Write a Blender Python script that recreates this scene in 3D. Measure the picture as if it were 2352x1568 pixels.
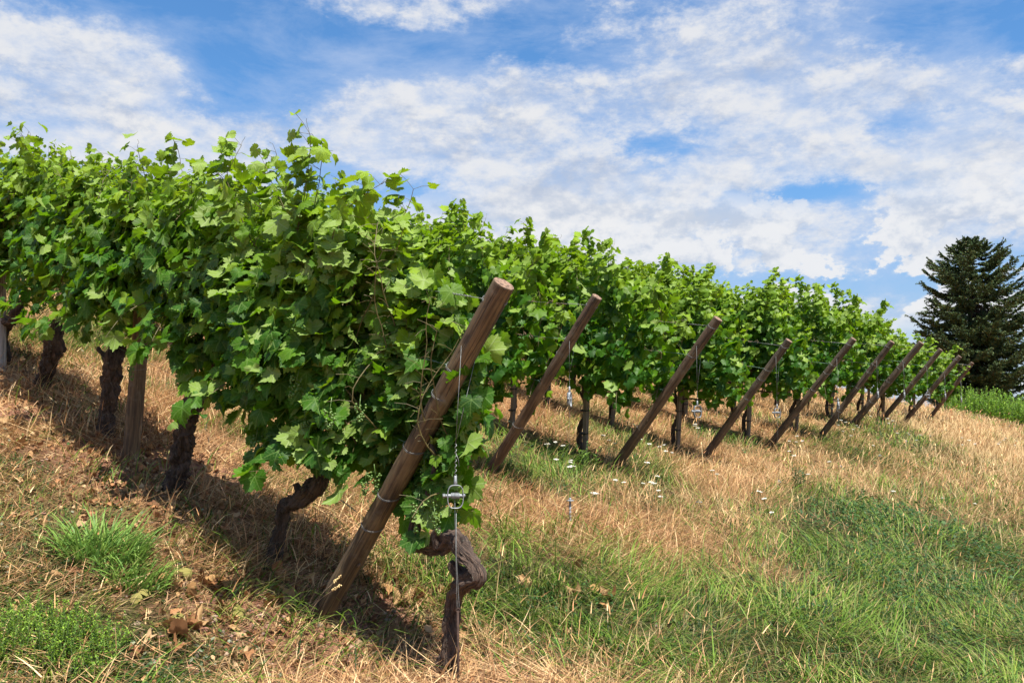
import bpy, bmesh, math
import numpy as np
from mathutils import Vector, Matrix

for _o in list(bpy.data.objects):
    bpy.data.objects.remove(_o, do_unlink=True)
SC = bpy.context.scene
COL = SC.collection
R = math.radians

# ------------------------------------------------------------------ camera
F_PX, W_PX, H_PX, HORIZON = 2000.0, 2352, 1568, 947.0
PITCH = math.atan((HORIZON - H_PX / 2) / F_PX)
cam = bpy.data.cameras.new("camera")
cam.sensor_width = 36.0
cam.lens = 36.0 * F_PX / W_PX
cam.clip_start, cam.clip_end = 0.05, 9000.0
camo = bpy.data.objects.new("camera", cam)
camo.location = (0, 0, 0)
camo.rotation_euler = (math.pi / 2 + PITCH, 0, 0)
COL.objects.link(camo)
SC.camera = camo

# ------------------------------------------------------------------ light and exposure
SUN_DIR = Vector((0.24, -0.37, 0.89)).normalized()          # towards the sun
SUN_ELEV = math.asin(SUN_DIR.z)
SUN_ROT = math.atan2(SUN_DIR.x, SUN_DIR.y)
sun = bpy.data.lights.new("sun", 'SUN')
sun.energy, sun.angle, sun.color = 5.0, R(0.53), (1.0, 0.945, 0.84)
suno = bpy.data.objects.new("sun", sun)
suno.rotation_euler = (-SUN_DIR).to_track_quat('-Z', 'Y').to_euler()
suno.location = SUN_DIR * 60
COL.objects.link(suno)
SC.view_settings.view_transform = 'Standard'
SC.view_settings.look = 'None'
SC.view_settings.exposure = 1.00
SC.view_settings.gamma = 1.0
SC.view_settings.use_curve_mapping = False
SC.cycles.use_denoising = True
SC.cycles.max_bounces = 8
SC.cycles.transmission_bounces = 4
SC.cycles.sample_clamp_indirect = 6.0


class NT:
    """small helper for node trees"""
    def __init__(s, tree):
        s.t = tree; s.N = tree.nodes; s.L = tree.links
        s.N.clear()

    def n(s, typ, **kw):
        nd = s.N.new(typ)
        for k, v in kw.items():
            setattr(nd, k, v)
        return nd

    def put(s, sock, v):
        if v is None:
            return
        if isinstance(v, bpy.types.NodeSocket):
            s.L.new(v, sock)
        else:
            try:
                sock.default_value = v
            except Exception:
                sock.default_value = (v[0], v[1], v[2], 1.0)

    def m(s, op, a, b=None, c=None, clamp=False):
        nd = s.n('ShaderNodeMath', operation=op, use_clamp=clamp)
        s.put(nd.inputs[0], a); s.put(nd.inputs[1], b); s.put(nd.inputs[2], c)
        return nd.outputs[0]

    def mix(s, f, a, b, blend='MIX'):
        nd = s.n('ShaderNodeMix', data_type='RGBA', blend_type=blend)
        s.put(nd.inputs[0], f)
        for sk, v in ((nd.inputs[6], a), (nd.inputs[7], b)):
            if not isinstance(v, bpy.types.NodeSocket):
                v = (v[0], v[1], v[2], 1.0)
            s.put(sk, v)
        return nd.outputs[2]

    def step(s, v, a, b, lo=0.0, hi=1.0):
        nd = s.n('ShaderNodeMapRange', interpolation_type='SMOOTHSTEP')
        for sk, q in zip(nd.inputs[:5], (v, a, b, lo, hi)):
            s.put(sk, q)
        return nd.outputs[0]

    def noise(s, vec, scale, detail=4.0, rough=0.55, dist=0.0, lac=2.0):
        nd = s.n('ShaderNodeTexNoise')
        s.put(nd.inputs['Vector'], vec)
        nd.inputs['Scale'].default_value = scale
        nd.inputs['Detail'].default_value = detail
        nd.inputs['Roughness'].default_value = rough
        nd.inputs['Distortion'].default_value = dist
        nd.inputs['Lacunarity'].default_value = lac
        return nd.outputs[0]

    def mapping(s, vec, loc=(0, 0, 0), rot=(0, 0, 0), sc=(1, 1, 1)):
        nd = s.n('ShaderNodeMapping')
        s.put(nd.inputs[0], vec)
        nd.inputs[1].default_value = loc; nd.inputs[2].default_value = rot; nd.inputs[3].default_value = sc
        return nd.outputs[0]

    def ramp(s, v, stops):
        nd = s.n('ShaderNodeValToRGB')
        s.put(nd.inputs[0], v)
        e = nd.color_ramp.elements
        while len(e) < len(stops):
            e.new(0.5)
        for k, (p, c) in zip(e, stops):
            k.position = p; k.color = (c[0], c[1], c[2], 1.0)
        return nd.outputs[0]


def px_ray(px, py):
    v = np.array([(px - W_PX / 2) / F_PX, 1.0, -(py - H_PX / 2) / F_PX])
    c, s = math.cos(PITCH), math.sin(PITCH)
    return np.array([v[0], c * v[1] - s * v[2], s * v[1] + c * v[2]])


# ------------------------------------------------------------------ sky: daylight sky with a broken cloud deck far away
world = bpy.data.worlds.new("World")
SC.world = world
world.use_nodes = True
w = NT(world.node_tree)
tc = w.n('ShaderNodeTexCoord')
sep = w.n('ShaderNodeSeparateXYZ'); w.L.new(tc.outputs['Generated'], sep.inputs[0])
dx, dy, dz = sep.outputs
zz = w.m('ADD', w.m('MAXIMUM', dz, 0.0), 0.26)
comb = w.n('ShaderNodeCombineXYZ')
w.L.new(w.m('DIVIDE', dx, zz), comb.inputs[0]); w.L.new(w.m('DIVIDE', dy, zz), comb.inputs[1])
deck = comb.outputs[0]
az = w.m('ARCTAN2', dx, dy)
el = w.m('ARCSINE', dz)
# where the deck is thick (+) and where it is torn open (-), by heading and height above the horizon
CLOUD_PATCHES = [
    (250, 110, 210, 80, .13), (380, 190, 150, 45, .12), (150, 290, 240, 50, .12), (90, 20, 70, 40, -.10), (320, -20, 260, 40, -.20), 
    (480, 170, 60, 80, -.16), (640, 210, 120, 80, -.16), (880, 110, 280, 50, -.13), (1150, 150, 130, 50, -.05), (1020, 260, 260, 80, .14), (900, 380, 260, 60, .08), (760, 120, 60, 20, .12),
    (1300, 60, 260, 70, -.02), (1700, 50, 330, 90, .05), (2150, 40, 90, 50, -.18), (2340, 30, 90, 70, -.26), (1560, 210, 320, 70, .12),
    (2150, 180, 240, 80, .13), (1480, 330, 150, 30, -.09), (1360, 455, 70, 30, -.10), (1240, 405, 110, 25, -.10), (1230, 460, 150, 60, .18), (1500, 530, 330, 80, .19),
    (1900, 440, 230, 26, -.10), (2050, 290, 60, 30, -.12), (2230, 350, 260, 60, .15), (2230, 490, 260, 60, .17), (1850, 340, 160, 50, .10), (1950, 660, 300, 30, -.16), (2180, 730, 160, 30, .10), (560, 350, 330, 70, .09),
    (830, 430, 160, 40, -.10),
]
acc = None
for (cx, cy, sx, sy, amp) in CLOUD_PATCHES:
    d = px_ray(cx, cy); a0 = math.atan2(d[0], d[1]); e0 = math.asin(d[2] / np.linalg.norm(d))
    qa = w.m('MULTIPLY', w.m('SUBTRACT', az, a0), F_PX / sx)
    qe = w.m('MULTIPLY', w.m('SUBTRACT', el, e0), F_PX / sy)
    g = w.m('MULTIPLY', w.m('EXPONENT', w.m('MULTIPLY', w.m('ADD', w.m('MULTIPLY', qa, qa), w.m('MULTIPLY', qe, qe)), -0.7)), amp * .78)
    acc = g if acc is None else w.m('ADD', acc, g)
dome = w.mapping(tc.outputs['Generated'], sc=(1, 1, 1.9))          # puffs a little flatter than wide
domeup = w.mapping(tc.outputs['Generated'], loc=(0, 0, .022), sc=(1, 1, 1.9))
n_big = w.noise(dome, 4.6, 12.0, 0.62, 0.15)
n_puff = w.noise(dome, 12.0, 12.0, 0.66, 0.10)
n_puffup = w.noise(domeup, 12.0, 12.0, 0.66, 0.10)
n_shade = w.noise(w.mapping(tc.outputs['Generated'], loc=(4, 2, 1), sc=(1, 1, 2.6)), 7.0, 6.0, 0.55, 0.5)
n_wisp = w.noise(w.mapping(tc.outputs['Generated'], loc=(1.3, 4.2, 0), rot=(0, R(14), 0), sc=(.8, .8, 2.2)), 6.0, 12.0, 0.68, 0.35)
dens = w.m('ADD', w.m('ADD', w.m('MULTIPLY', n_big, 0.52), w.m('MULTIPLY', n_puff, 0.48)), acc)
n_fine = w.noise(w.mapping(tc.outputs['Generated'], loc=(7, 3, 2), sc=(1, 1, 1.7)), 26.0, 10.0, 0.66, 0.1)
cum = w.step(dens, 0.458, 0.600)
tex = w.step(w.m('ADD', w.m('MULTIPLY', n_puff, .55), w.m('MULTIPLY', n_fine, .45)), .36, .60)
thick = w.step(dens, .54, .72)
cum = w.m('MULTIPLY', cum, w.m('MAXIMUM', w.m('ADD', .38, w.m('MULTIPLY', tex, .54)), w.m('MULTIPLY', thick, .96)))
wisp = w.m('MULTIPLY', w.step(w.m('ADD', w.m('ADD', w.m('MULTIPLY', n_wisp, .75), w.m('MULTIPLY', n_big, .25)), w.m('MULTIPLY', acc, 0.75)), 0.30, 0.70), 0.66)
lowhaze = w.step(el, 0.02, 0.28, 0.50, 0.10)
cover = w.m('ADD', cum, w.m('MULTIPLY', w.m('SUBTRACT', 1.0, cum), w.m('MAXIMUM', wisp, lowhaze)), clamp=True)
lit = w.m('ADD', w.m('MULTIPLY', w.m('SUBTRACT', n_puff, n_puffup), 2.6), w.m('MULTIPLY', w.m('SUBTRACT', n_shade, 0.5), 1.5))
lit = w.m('ADD', lit, w.m('MULTIPLY', w.m('SUBTRACT', 1.0, w.step(dens, .56, .74)), .16))
ccol = w.mix(w.step(lit, -0.50, 0.30), (0.54, 0.625, 0.80), (0.99, 0.99, 1.0))
ccol = w.mix(cum, (0.62, 0.75, 1.0), ccol)
sky = w.n('ShaderNodeTexSky', sky_type='NISHITA', sun_disc=False, sun_elevation=SUN_ELEV, sun_rotation=SUN_ROT)
sky.air_density = 1.0; sky.dust_density = 0.4; sky.ozone_density = 3.0
hs = w.n('ShaderNodeHueSaturation'); w.L.new(sky.outputs[0], hs.inputs['Color']); hs.inputs['Saturation'].default_value = 1.34
sk2 = w.mix(1.0, hs.outputs[0], w.mix(w.step(el, 0.0, 0.30), (.50, .56, .68), (1.0, 1.0, 1.0)), 'MULTIPLY')
b1 = w.n('ShaderNodeBackground'); w.L.new(sk2, b1.inputs[0]); b1.inputs[1].default_value = 0.090
# low heaps of cumulus with crisp tops over the horizon
n_heap = w.noise(w.mapping(tc.outputs['Generated'], loc=(2.2, 8.1, 3.3), sc=(1, 1, 1.5)), 12.0, 12.0, 0.60, 0.08)
n_heapup = w.noise(w.mapping(tc.outputs['Generated'], loc=(2.2, 8.1, 3.3 + .020), sc=(1, 1, 1.5)), 12.0, 12.0, 0.60, 0.08)
band = w.m('MULTIPLY', w.step(el, .05, .11), w.step(el, .20, .30, 1.0, 0.0))
hd = w.m('ADD', w.m('ADD', w.m('MULTIPLY', n_heap, .72), w.m('MULTIPLY', n_big, .28)), w.m('MULTIPLY', acc, .55))
heap = w.m('MULTIPLY', w.m('MULTIPLY', w.step(hd, .490, .530), .95), band)
hl = w.m('ADD', w.m('MULTIPLY', w.m('SUBTRACT', n_heap, n_heapup), 3.4), w.m('MULTIPLY', w.m('SUBTRACT', n_fine, .5), .5))
hcol = w.mix(w.step(hl, -.42, .22), (0.66, 0.735, 0.87), (1.03, 1.03, 1.04))
ccol = w.mix(heap, ccol, hcol)
cover = w.m('MAXIMUM', cover, heap)
b2 = w.n('ShaderNodeBackground'); w.L.new(ccol, b2.inputs[0]); b2.inputs[1].default_value = 0.43
mx = w.n('ShaderNodeMixShader'); w.L.new(cover, mx.inputs[0]); w.L.new(b1.outputs[0], mx.inputs[1]); w.L.new(b2.outputs[0], mx.inputs[2])
wo = w.n('ShaderNodeOutputWorld'); w.L.new(mx.outputs[0], wo.inputs[0])
world.cycles.sampling_method = 'MANUAL'
world.cycles.sample_map_resolution = 1024


# ------------------------------------------------------------------ materials
def material(name):
    m = bpy.data.materials.new(name); m.use_nodes = True
    t = NT(m.node_tree)
    out = t.n('ShaderNodeOutputMaterial')
    p = t.n('ShaderNodeBsdfPrincipled')
    t.L.new(p.outputs[0], out.inputs[0])
    return m, t, p, out


def bump(t, p, h, strength, dist):
    b = t.n('ShaderNodeBump'); t.put(b.inputs['Height'], h)
    b.inputs['Strength'].default_value = strength; b.inputs['Distance'].default_value = dist
    t.L.new(b.outputs[0], p.inputs['Normal'])


def obj_coord(t):
    return t.n('ShaderNodeTexCoord').outputs['Object']


def leaf_material(name, veins):
    m, t, p, out = material(name)
    a = t.n('ShaderNodeAttribute', attribute_name='luv')
    s = t.n('ShaderNodeSeparateXYZ'); t.L.new(a.outputs['Vector'], s.inputs[0])
    lx, ly, rnd = s.outputs
    age = t.n('ShaderNodeAttribute', attribute_name='age').outputs['Fac']
    base = t.ramp(rnd, [(0.0, (.007, .032, .003)), (.35, (.019, .072, .004)), (.7, (.054, .142, .005)), (1.0, (.165, .255, .009))])
    base = t.mix(age, base, (.210, .315, .016))
    blot = t.noise(a.outputs['Vector'], 3.0, 3.0)
    base = t.mix(t.step(blot, .35, .75, 0, .30), base, (.025, .085, .018))
    under = t.mix(.75, base, (.200, .290, .060))
    trans = t.mix(age, (.22, .50, .008), (.46, .68, .016))
    if veins:
        r = t.m('SQRT', t.m('ADD', t.m('MULTIPLY', lx, lx), t.m('MULTIPLY', ly, ly)))
        th = t.m('ABSOLUTE', t.m('ARCTAN2', lx, ly))
        dmin = None
        for ang in (0.0, 50.0, 105.0):
            d = t.m('ABSOLUTE', t.m('SINE', t.m('SUBTRACT', th, R(ang))))
            dmin = d if dmin is None else t.m('MINIMUM', dmin, d)
        d = t.m('MULTIPLY', dmin, r)
        main = t.step(d, .012, .040, 1.0, 0.0)
        side = t.m('SINE', t.m('ADD', t.m('MULTIPLY', r, 34.0), t.m('MULTIPLY', d, -30.0)))
        side = t.m('MULTIPLY', t.step(side, .80, 1.0), t.step(d, .02, .10, .55, .55))
        vein = t.m('MAXIMUM', main, side)
        base = t.mix(t.m('MULTIPLY', vein, .42), base, (.19, .30, .075))
        under = t.mix(t.m('MULTIPLY', vein, .5), under, (.30, .37, .17))
        nb = t.noise(a.outputs['Vector'], 9.0, 3.0)
        bump(t, p, t.m('SUBTRACT', t.m('MULTIPLY', nb, .6), t.m('MULTIPLY', vein, .5)), .55, .004)
    back = t.n('ShaderNodeNewGeometry').outputs['Backfacing']
    col = t.mix(back, base, under)
    t.L.new(col, p.inputs['Base Color'])
    p.inputs['Roughness'].default_value = .50
    p.inputs['Specular IOR Level'].default_value = .20
    tr = t.n('ShaderNodeBsdfTranslucent'); t.L.new(trans, tr.inputs[0])
    mx = t.n('ShaderNodeMixShader'); mx.inputs[0].default_value = .25
    t.L.new(p.outputs[0], mx.inputs[1]); t.L.new(tr.outputs[0], mx.inputs[2]); t.L.new(mx.outputs[0], out.inputs[0])
    return m


def tint_material(name, trans=.3, rough=.6, spec=.3):
    """colour comes from the blade's own colour attribute"""
    m, t, p, out = material(name)
    a = t.n('ShaderNodeAttribute', attribute_name='tint')
    t.L.new(a.outputs['Color'], p.inputs['Base Color'])
    p.inputs['Roughness'].default_value = rough
    p.inputs['Specular IOR Level'].default_value = spec
    if trans:
        tr = t.n('ShaderNodeBsdfTranslucent'); t.L.new(a.outputs['Color'], tr.inputs[0])
        mx = t.n('ShaderNodeMixShader'); mx.inputs[0].default_value = trans
        t.L.new(p.outputs[0], mx.inputs[1]); t.L.new(tr.outputs[0], mx.inputs[2]); t.L.new(mx.outputs[0], out.inputs[0])
    return m


def bark_material(name, dark, light, lichen=.0, scale=1.0, along=False):
    m, t, p, out = material(name)
    g = t.n('ShaderNodeTexCoord').outputs['Object']
    f = t.n('ShaderNodeAttribute', attribute_name='buv').outputs['Vector'] if along else g
    fib = t.noise(t.mapping(f, sc=(1, 1, .13)), 80 * scale, 8.0, .70, .7)
    big = t.noise(g, 14 * scale, 4.0, .6)
    h = t.m('ADD', t.m('MULTIPLY', fib, .75), t.m('MULTIPLY', big, .4))
    c = t.mix(t.step(h, .42, .72), dark, light)
    if lichen:
        li = t.noise(g, 34, 5.0, .7)
        c = t.mix(t.step(li, .60, .70, 0, lichen), c, (.30, .31, .25))
    t.L.new(c, p.inputs['Base Color'])
    p.inputs['Roughness'].default_value = .9
    bump(t, p, h, 1.0, .035)
    return m


def post_material(name, dark, mid, light, grey=.25):
    m, t, p, out = material(name)
    g = obj_coord(t)
    lng = t.mapping(g, sc=(1, 1, .045))
    grain = t.noise(lng, 70, 6.0, .6, .2)
    streak = t.noise(t.mapping(g, loc=(3, 1, 0), sc=(1, 1, .12)), 20, 5.0, .65, .5)
    patch = t.noise(t.mapping(g, sc=(1, 1, .5)), 7, 4.0, .6)
    c = t.mix(t.step(grain, .32, .70), dark, mid)
    c = t.mix(t.step(patch, .45, .72, 0, .65), c, light)
    c = t.mix(t.step(streak, .58, .70, 0, .75), c, (dark[0] * .45, dark[1] * .42, dark[2] * .42))
    c = t.mix(t.step(t.noise(g, 11, 3.0), .55, .8, 0, grey), c, (.22, .20, .16))
    crack = t.noise(t.mapping(g, loc=(7, 2, 5), sc=(1, 1, .02)), 34, 2.0, .5)
    cr = t.step(t.m('ABSOLUTE', t.m('SUBTRACT', crack, .5)), .005, .022, 1.0, 0.0)
    c = t.mix(t.m('MULTIPLY', cr, .75), c, (.018, .012, .009))
    vo = t.n('ShaderNodeTexVoronoi'); t.put(vo.inputs['Vector'], t.mapping(g, sc=(1, 1, .6))); vo.inputs['Scale'].default_value = 7.0
    knot = t.step(vo.outputs['Distance'], .07, .16, 1.0, 0.0)
    c = t.mix(t.m('MULTIPLY', knot, .8), c, (.030, .017, .011))
    t.L.new(c, p.inputs['Base Color'])
    p.inputs['Roughness'].default_value = .78
    bump(t, p, t.m('SUBTRACT', grain, t.m('MULTIPLY', cr, .9)), .7, .006)
    return m


def plain(name, col, rough=.5, metal=0.0, nscale=0, namt=.25):
    m, t, p, out = material(name)
    c = col
    if nscale:
        nz = t.noise(obj_coord(t), nscale, 4.0, .6)
        c = t.mix(t.step(nz, .3, .75, 0, 1), tuple(k * (1 - namt) for k in col), tuple(min(1, k * (1 + namt)) for k in col))
        t.L.new(c, p.inputs['Base Color'])
    else:
        p.inputs['Base Color'].default_value = (*col, 1)
    p.inputs['Roughness'].default_value = rough
    p.inputs['Metallic'].default_value = metal
    return m


M = {}
M['leaf_near'] = leaf_material('vine_leaf_veined', True)
M['leaf_far'] = leaf_material('vine_leaf', False)
M['blade'] = tint_material('grass_blade', .32, .55, .3)
M['straw'] = tint_material('straw_blade', .22, .6, .25)
M['needle'] = tint_material('spruce_needle', .12, .6, .3)
M['dead_leaf'] = tint_material('dead_leaf', .2, .8, .15)
M['stone'] = tint_material('stone', 0, .85, .25)
M['bark_old'] = bark_material('old_vine_bark', (.014, .010, .008), (.105, .072, .054), .55, 1.0, True)
M['bark_lit'] = bark_material('sunlit_vine_bark', (.016, .010, .008), (.150, .098, .072), .45, 1.0, True)  # paler copy of the old bark, sunlight put into its colour
M['bark_thin'] = bark_material('young_vine_bark', (.016, .011, .009), (.080, .055, .042), 0)
M['bark_spruce'] = bark_material('spruce_bark', (.03, .022, .017), (.10, .075, .06), .3, .2)
M['cane'] = plain('cane', (.105, .085, .030), .55, 0, 30, .4)
M['cane_brown'] = plain('brown_cane', (.24, .105, .060), .6, 0, 60, .45)
M['post_near'] = post_material('weathered_post', (.044, .028, .016), (.145, .094, .048), (.250, .178, .092), .45)
M['post_red'] = post_material('reddish_post', (.058, .035, .022), (.142, .086, .053), (.205, .140, .088), .40)
M['post_brown'] = post_material('brown_post', (.050, .035, .024), (.126, .090, .061), (.205, .155, .108), .48)
M['stake'] = post_material('grey_stake', (.085, .068, .052), (.175, .145, .115), (.235, .205, .17), .35)
M['grey_post'] = post_material('pale_grey_post', (.20, .18, .16), (.34, .31, .28), (.42, .38, .34), .6)
M['end_grain'] = plain('end_grain', (.200, .125, .085), .9, 0, 55, .65)
M['zinc'] = plain('galvanised_steel', (.25, .27, .29), .6, .45, 90, .4)
M['wire'] = plain('steel_wire', (.21, .22, .22), .6, .5, 40, .35)
M['wire_green'] = plain('green_wire', (.11, .20, .15), .45, .4)
M['rust'] = plain('rusty_rod', (.050, .026, .018), .8, .2, 60, .4)
M['strap'] = plain('black_rubber_tie', (.012, .012, .013), .6)
M['grape'] = plain('green_grape', (.090, .165, .030), .38, 0, 70, .3)
M['white_flower'] = plain('white_floret', (.80, .78, .70), .8, 0, 60, .12)
M['stem_green'] = plain('green_stem', (.10, .15, .045), .7)
M['tendril_dead'] = plain('dead_tendril', (.26, .17, .11), .85, 0, 60, .4)


# ------------------------------------------------------------------ mesh helpers
class Geo:
    """collects vertices and faces, then links ONE mesh object"""
    def __init__(s):
        s.V = []; s.F = []; s.A = {}; s.nv = 0; s.mi = []

    def add(s, V, faces, mat=0, **att):
        """V (n,3); faces: list of (k,m) int arrays, one per corner count m"""
        V = np.asarray(V, np.float32).reshape(-1, 3)
        for f in faces:
            f = np.asarray(f, np.int64)
            if len(f):
                s.F.append(f + s.nv); s.mi.append(np.full(len(f), mat, np.int32))
        s.V.append(V); s.nv += len(V)
        for k, v in att.items():
            s.A.setdefault(k, []).append(np.asarray(v, np.float32))
        return s

    def mesh(s, name, mats, smooth=True):
        V = np.concatenate(s.V); me = bpy.data.meshes.new(name)
        me.vertices.add(len(V)); me.vertices.foreach_set('co', V.ravel())
        tot = np.concatenate([np.full(len(f), f.shape[1], np.int32) for f in s.F])
        idx = np.concatenate([f.ravel() for f in s.F]).astype(np.int32)
        me.loops.add(len(idx)); me.loops.foreach_set('vertex_index', idx)
        me.polygons.add(len(tot))
        st = np.zeros(len(tot), np.int32); st[1:] = np.cumsum(tot)[:-1]
        me.polygons.foreach_set('loop_start', st)
        me.polygons.foreach_set('material_index', np.concatenate(s.mi))
        me.polygons.foreach_set('use_smooth', np.full(len(tot), smooth, bool))
        for k, parts in s.A.items():
            a = np.concatenate(parts)
            if len(a) != len(V):
                continue
            if a.ndim == 1:
                me.attributes.new(k, 'FLOAT', 'POINT').data.foreach_set('value', a)
            elif k == 'tint':
                c4 = np.ones((len(a), 4), np.float32); c4[:, :3] = a
                me.attributes.new(k, 'FLOAT_COLOR', 'POINT').data.foreach_set('color', c4.ravel())
            else:
                me.attributes.new(k, 'FLOAT_VECTOR', 'POINT').data.foreach_set('vector', a.ravel())
        me.update(calc_edges=True)
        for m in mats:
            me.materials.append(m)
        return me

    def obj(s, name, mats, parent=None, smooth=True):
        if not isinstance(mats, (list, tuple)):
            mats = [mats]
        o = bpy.data.objects.new(name, s.mesh(name, mats, smooth))
        COL.objects.link(o)
        if parent is not None:
            o.parent = parent
        return o


def tag(o, label=None, cat=None, group=None, kind=None):
    if label: o['label'] = label
    if cat: o['category'] = cat
    if group: o['group'] = group
    if kind: o['kind'] = kind
    return o


def empty(name, loc, rotz=0.0):
    o = bpy.data.objects.new(name, None)
    o.empty_display_size = .1
    o.location = loc; o.rotation_euler = (0, 0, rotz)
    COL.objects.link(o)
    return o


def copy_tree(o):
    """a thing with copies of its parts and sub-parts"""
    r = o.copy(); COL.objects.link(r)
    for ch in list(o.children):
        c = ch.copy(); COL.objects.link(c); c.parent = r
        for g in list(ch.children):
            d = g.copy(); COL.objects.link(d); d.parent = c
    return r


def catmull(P, n):
    P = np.asarray(P, float)
    if len(P) < 3:
        t = np.linspace(0, 1, n * max(1, len(P) - 1) + 1)[:, None]
        return P[0] * (1 - t) + P[-1] * t
    Q = np.vstack([2 * P[0] - P[1], P, 2 * P[-1] - P[-2]]); out = []
    for i in range(1, len(Q) - 2):
        p0, p1, p2, p3 = Q[i - 1], Q[i], Q[i + 1], Q[i + 2]
        for t in np.linspace(0, 1, n, endpoint=False):
            out.append(.5 * ((2 * p1) + (-p0 + p2) * t + (2 * p0 - 5 * p1 + 4 * p2 - p3) * t * t + (-p0 + 3 * p1 - 3 * p2 + p3) * t ** 3))
    out.append(P[-1])
    return np.array(out)


def tube(g, P, rad, sides=8, mat=0, cap=True, gnarl=0.0, rng=None, squash=None, **att):
    """tube through points P with radii rad"""
    P = np.asarray(P, float); n = len(P)
    rad = np.broadcast_to(np.asarray(rad, float), (n,)).copy()
    T = np.gradient(P, axis=0); T /= np.linalg.norm(T, axis=1)[:, None] + 1e-12
    ref = np.array([0, 0, 1.0]) if abs(T[0][2]) < .9 else np.array([1.0, 0, 0])
    U = np.zeros_like(P); u = np.cross(T[0], ref); u /= np.linalg.norm(u)
    for i in range(n):
        u = u - T[i] * (u @ T[i]); u /= np.linalg.norm(u) + 1e-12; U[i] = u
    Wv = np.cross(T, U)
    th = np.linspace(0, 2 * np.pi, sides, endpoint=False)
    rr = rad[:, None] * np.ones((1, sides))
    if gnarl:
        k = rng.normal(size=(n, sides))
        k = k + np.roll(k, 1, 1) * .5 + sum(np.roll(k, q_, 0) * (1 - q_ / 7) for q_ in range(1, 6)) * .8
        rr = rr * (1 + gnarl * k)
    V = P[:, None, :] + rr[..., None] * (np.cos(th)[None, :, None] * U[:, None, :] + np.sin(th)[None, :, None] * Wv[:, None, :])
    V = V.reshape(-1, 3)
    i = np.arange(n - 1)[:, None] * sides; j = np.arange(sides)[None, :]; k = (j + 1) % sides
    quads = np.stack([i + j, i + k, i + sides + k, i + sides + j], -1).reshape(-1, 4)
    faces = [quads]
    if cap:
        faces.append(np.arange(sides)[::-1][None, :]); faces.append((np.arange(sides) + (n - 1) * sides)[None, :])
    att2 = {q: (np.tile(np.asarray(v, float), (len(V), 1)) if np.ndim(v) else np.full(len(V), v)) for q, v in att.items()}
    g.add(V, faces, mat, **att2)
    return g


_bm = bmesh.new(); bmesh.ops.create_icosphere(_bm, subdivisions=1, radius=1.0)
ICO_V = np.array([v.co[:] for v in _bm.verts]); ICO_F = np.array([[v.index for v in f.verts] for f in _bm.faces]); _bm.free()


def spheres(g, C, rads, mat=0, jitter=0.0, rng=None, flat=None, tint=None):
    C = np.asarray(C, float); L = len(C); rads = np.asarray(rads, float)
    V = ICO_V[None] * rads.reshape(L, 1, -1)
    if jitter:
        V = V * (1 + jitter * rng.normal(size=(L, len(ICO_V), 1)))
    V = V + C[:, None, :]
    F = (ICO_F[None] + (np.arange(L) * len(ICO_V))[:, None, None]).reshape(-1, 3)
    att = {}
    if tint is not None:
        att['tint'] = np.repeat(np.asarray(tint), len(ICO_V), axis=0)
    g.add(V.reshape(-1, 3), [F], mat, **att)
    return g


def fbm(x, y, seed=0, octaves=4, scale=1.0):
    """smooth value noise in the plane, about 0..1"""
    rs = np.random.RandomState(seed); tab = rs.rand(256, 256)
    out = 0; amp = .5; tot = 0
    for o in range(octaves):
        X = np.asarray(x) * scale * 2 ** o + 37.3 * o; Y = np.asarray(y) * scale * 2 ** o + 11.9 * o
        xi = np.floor(X).astype(int); yi = np.floor(Y).astype(int); fx = X - xi; fy = Y - yi
        fx = fx * fx * (3 - 2 * fx); fy = fy * fy * (3 - 2 * fy)
        a = tab[xi & 255, yi & 255]; b = tab[(xi + 1) & 255, yi & 255]; c = tab[xi & 255, (yi + 1) & 255]; d = tab[(xi + 1) & 255, (yi + 1) & 255]
        out = out + amp * ((a * (1 - fx) + b * fx) * (1 - fy) + (c * (1 - fx) + d * fx) * fy); tot += amp; amp *= .5
    return out / tot


def sstep(v, a, b):
    t = np.clip((np.asarray(v, float) - a) / (b - a), 0, 1)
    return t * t * (3 - 2 * t)


# ------------------------------------------------------------------ the hillside
UX, UY = -0.73541148, 0.6776208          # direction of the vine rows, uphill
U2 = np.array([UX, UY]); N2 = np.array([UY, -UX])   # N2 points across the rows, away from the road
UP3 = np.array([UX, UY, 0.0]); NP3 = np.array([UY, -UX, 0.0])


def slope_base(x, y):
    x = np.asarray(x, float); y = np.asarray(y, float)
    a = UX * x + UY * y; b = N2[0] * x + N2[1] * y
    d = a - 2.93
    up = np.where(d > 0, .262 * d, .262 * d * .0 + 2.6 * .12 * np.tanh(d / 2.6) + .02 * d * 0)
    # blend the foot of the slope smoothly
    up = .262 * np.logaddexp(0, d * 2.2) / 2.2 + .115 * -np.logaddexp(0, -d * 2.2) / 2.2 + .0
    up = np.where(d < -14, -.115 * 14 + 0 * d, up)
    up = np.where(a > 34, .262 * 31.07 - .1 * (1 - np.exp(-(a - 34) / 20)), up)
    z = -1.247 + up - .20 * sstep(b, 3.0, 6.0) - .05 * sstep(b, 12, 24)
    r = np.maximum(0, y - 26.0)
    z = z - np.where(r < 16, .010 * r * r, 2.56 + .32 * (r - 16))
    z = np.maximum(z, -26.0 + .6 * np.sin(x * .004) * np.cos(y * .003))
    z = z + .05 * (fbm(x, y, 5, 3, .7) - .5) * np.exp(-np.maximum(0, np.hypot(x, y) - 25) / 20)
    return z


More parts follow.
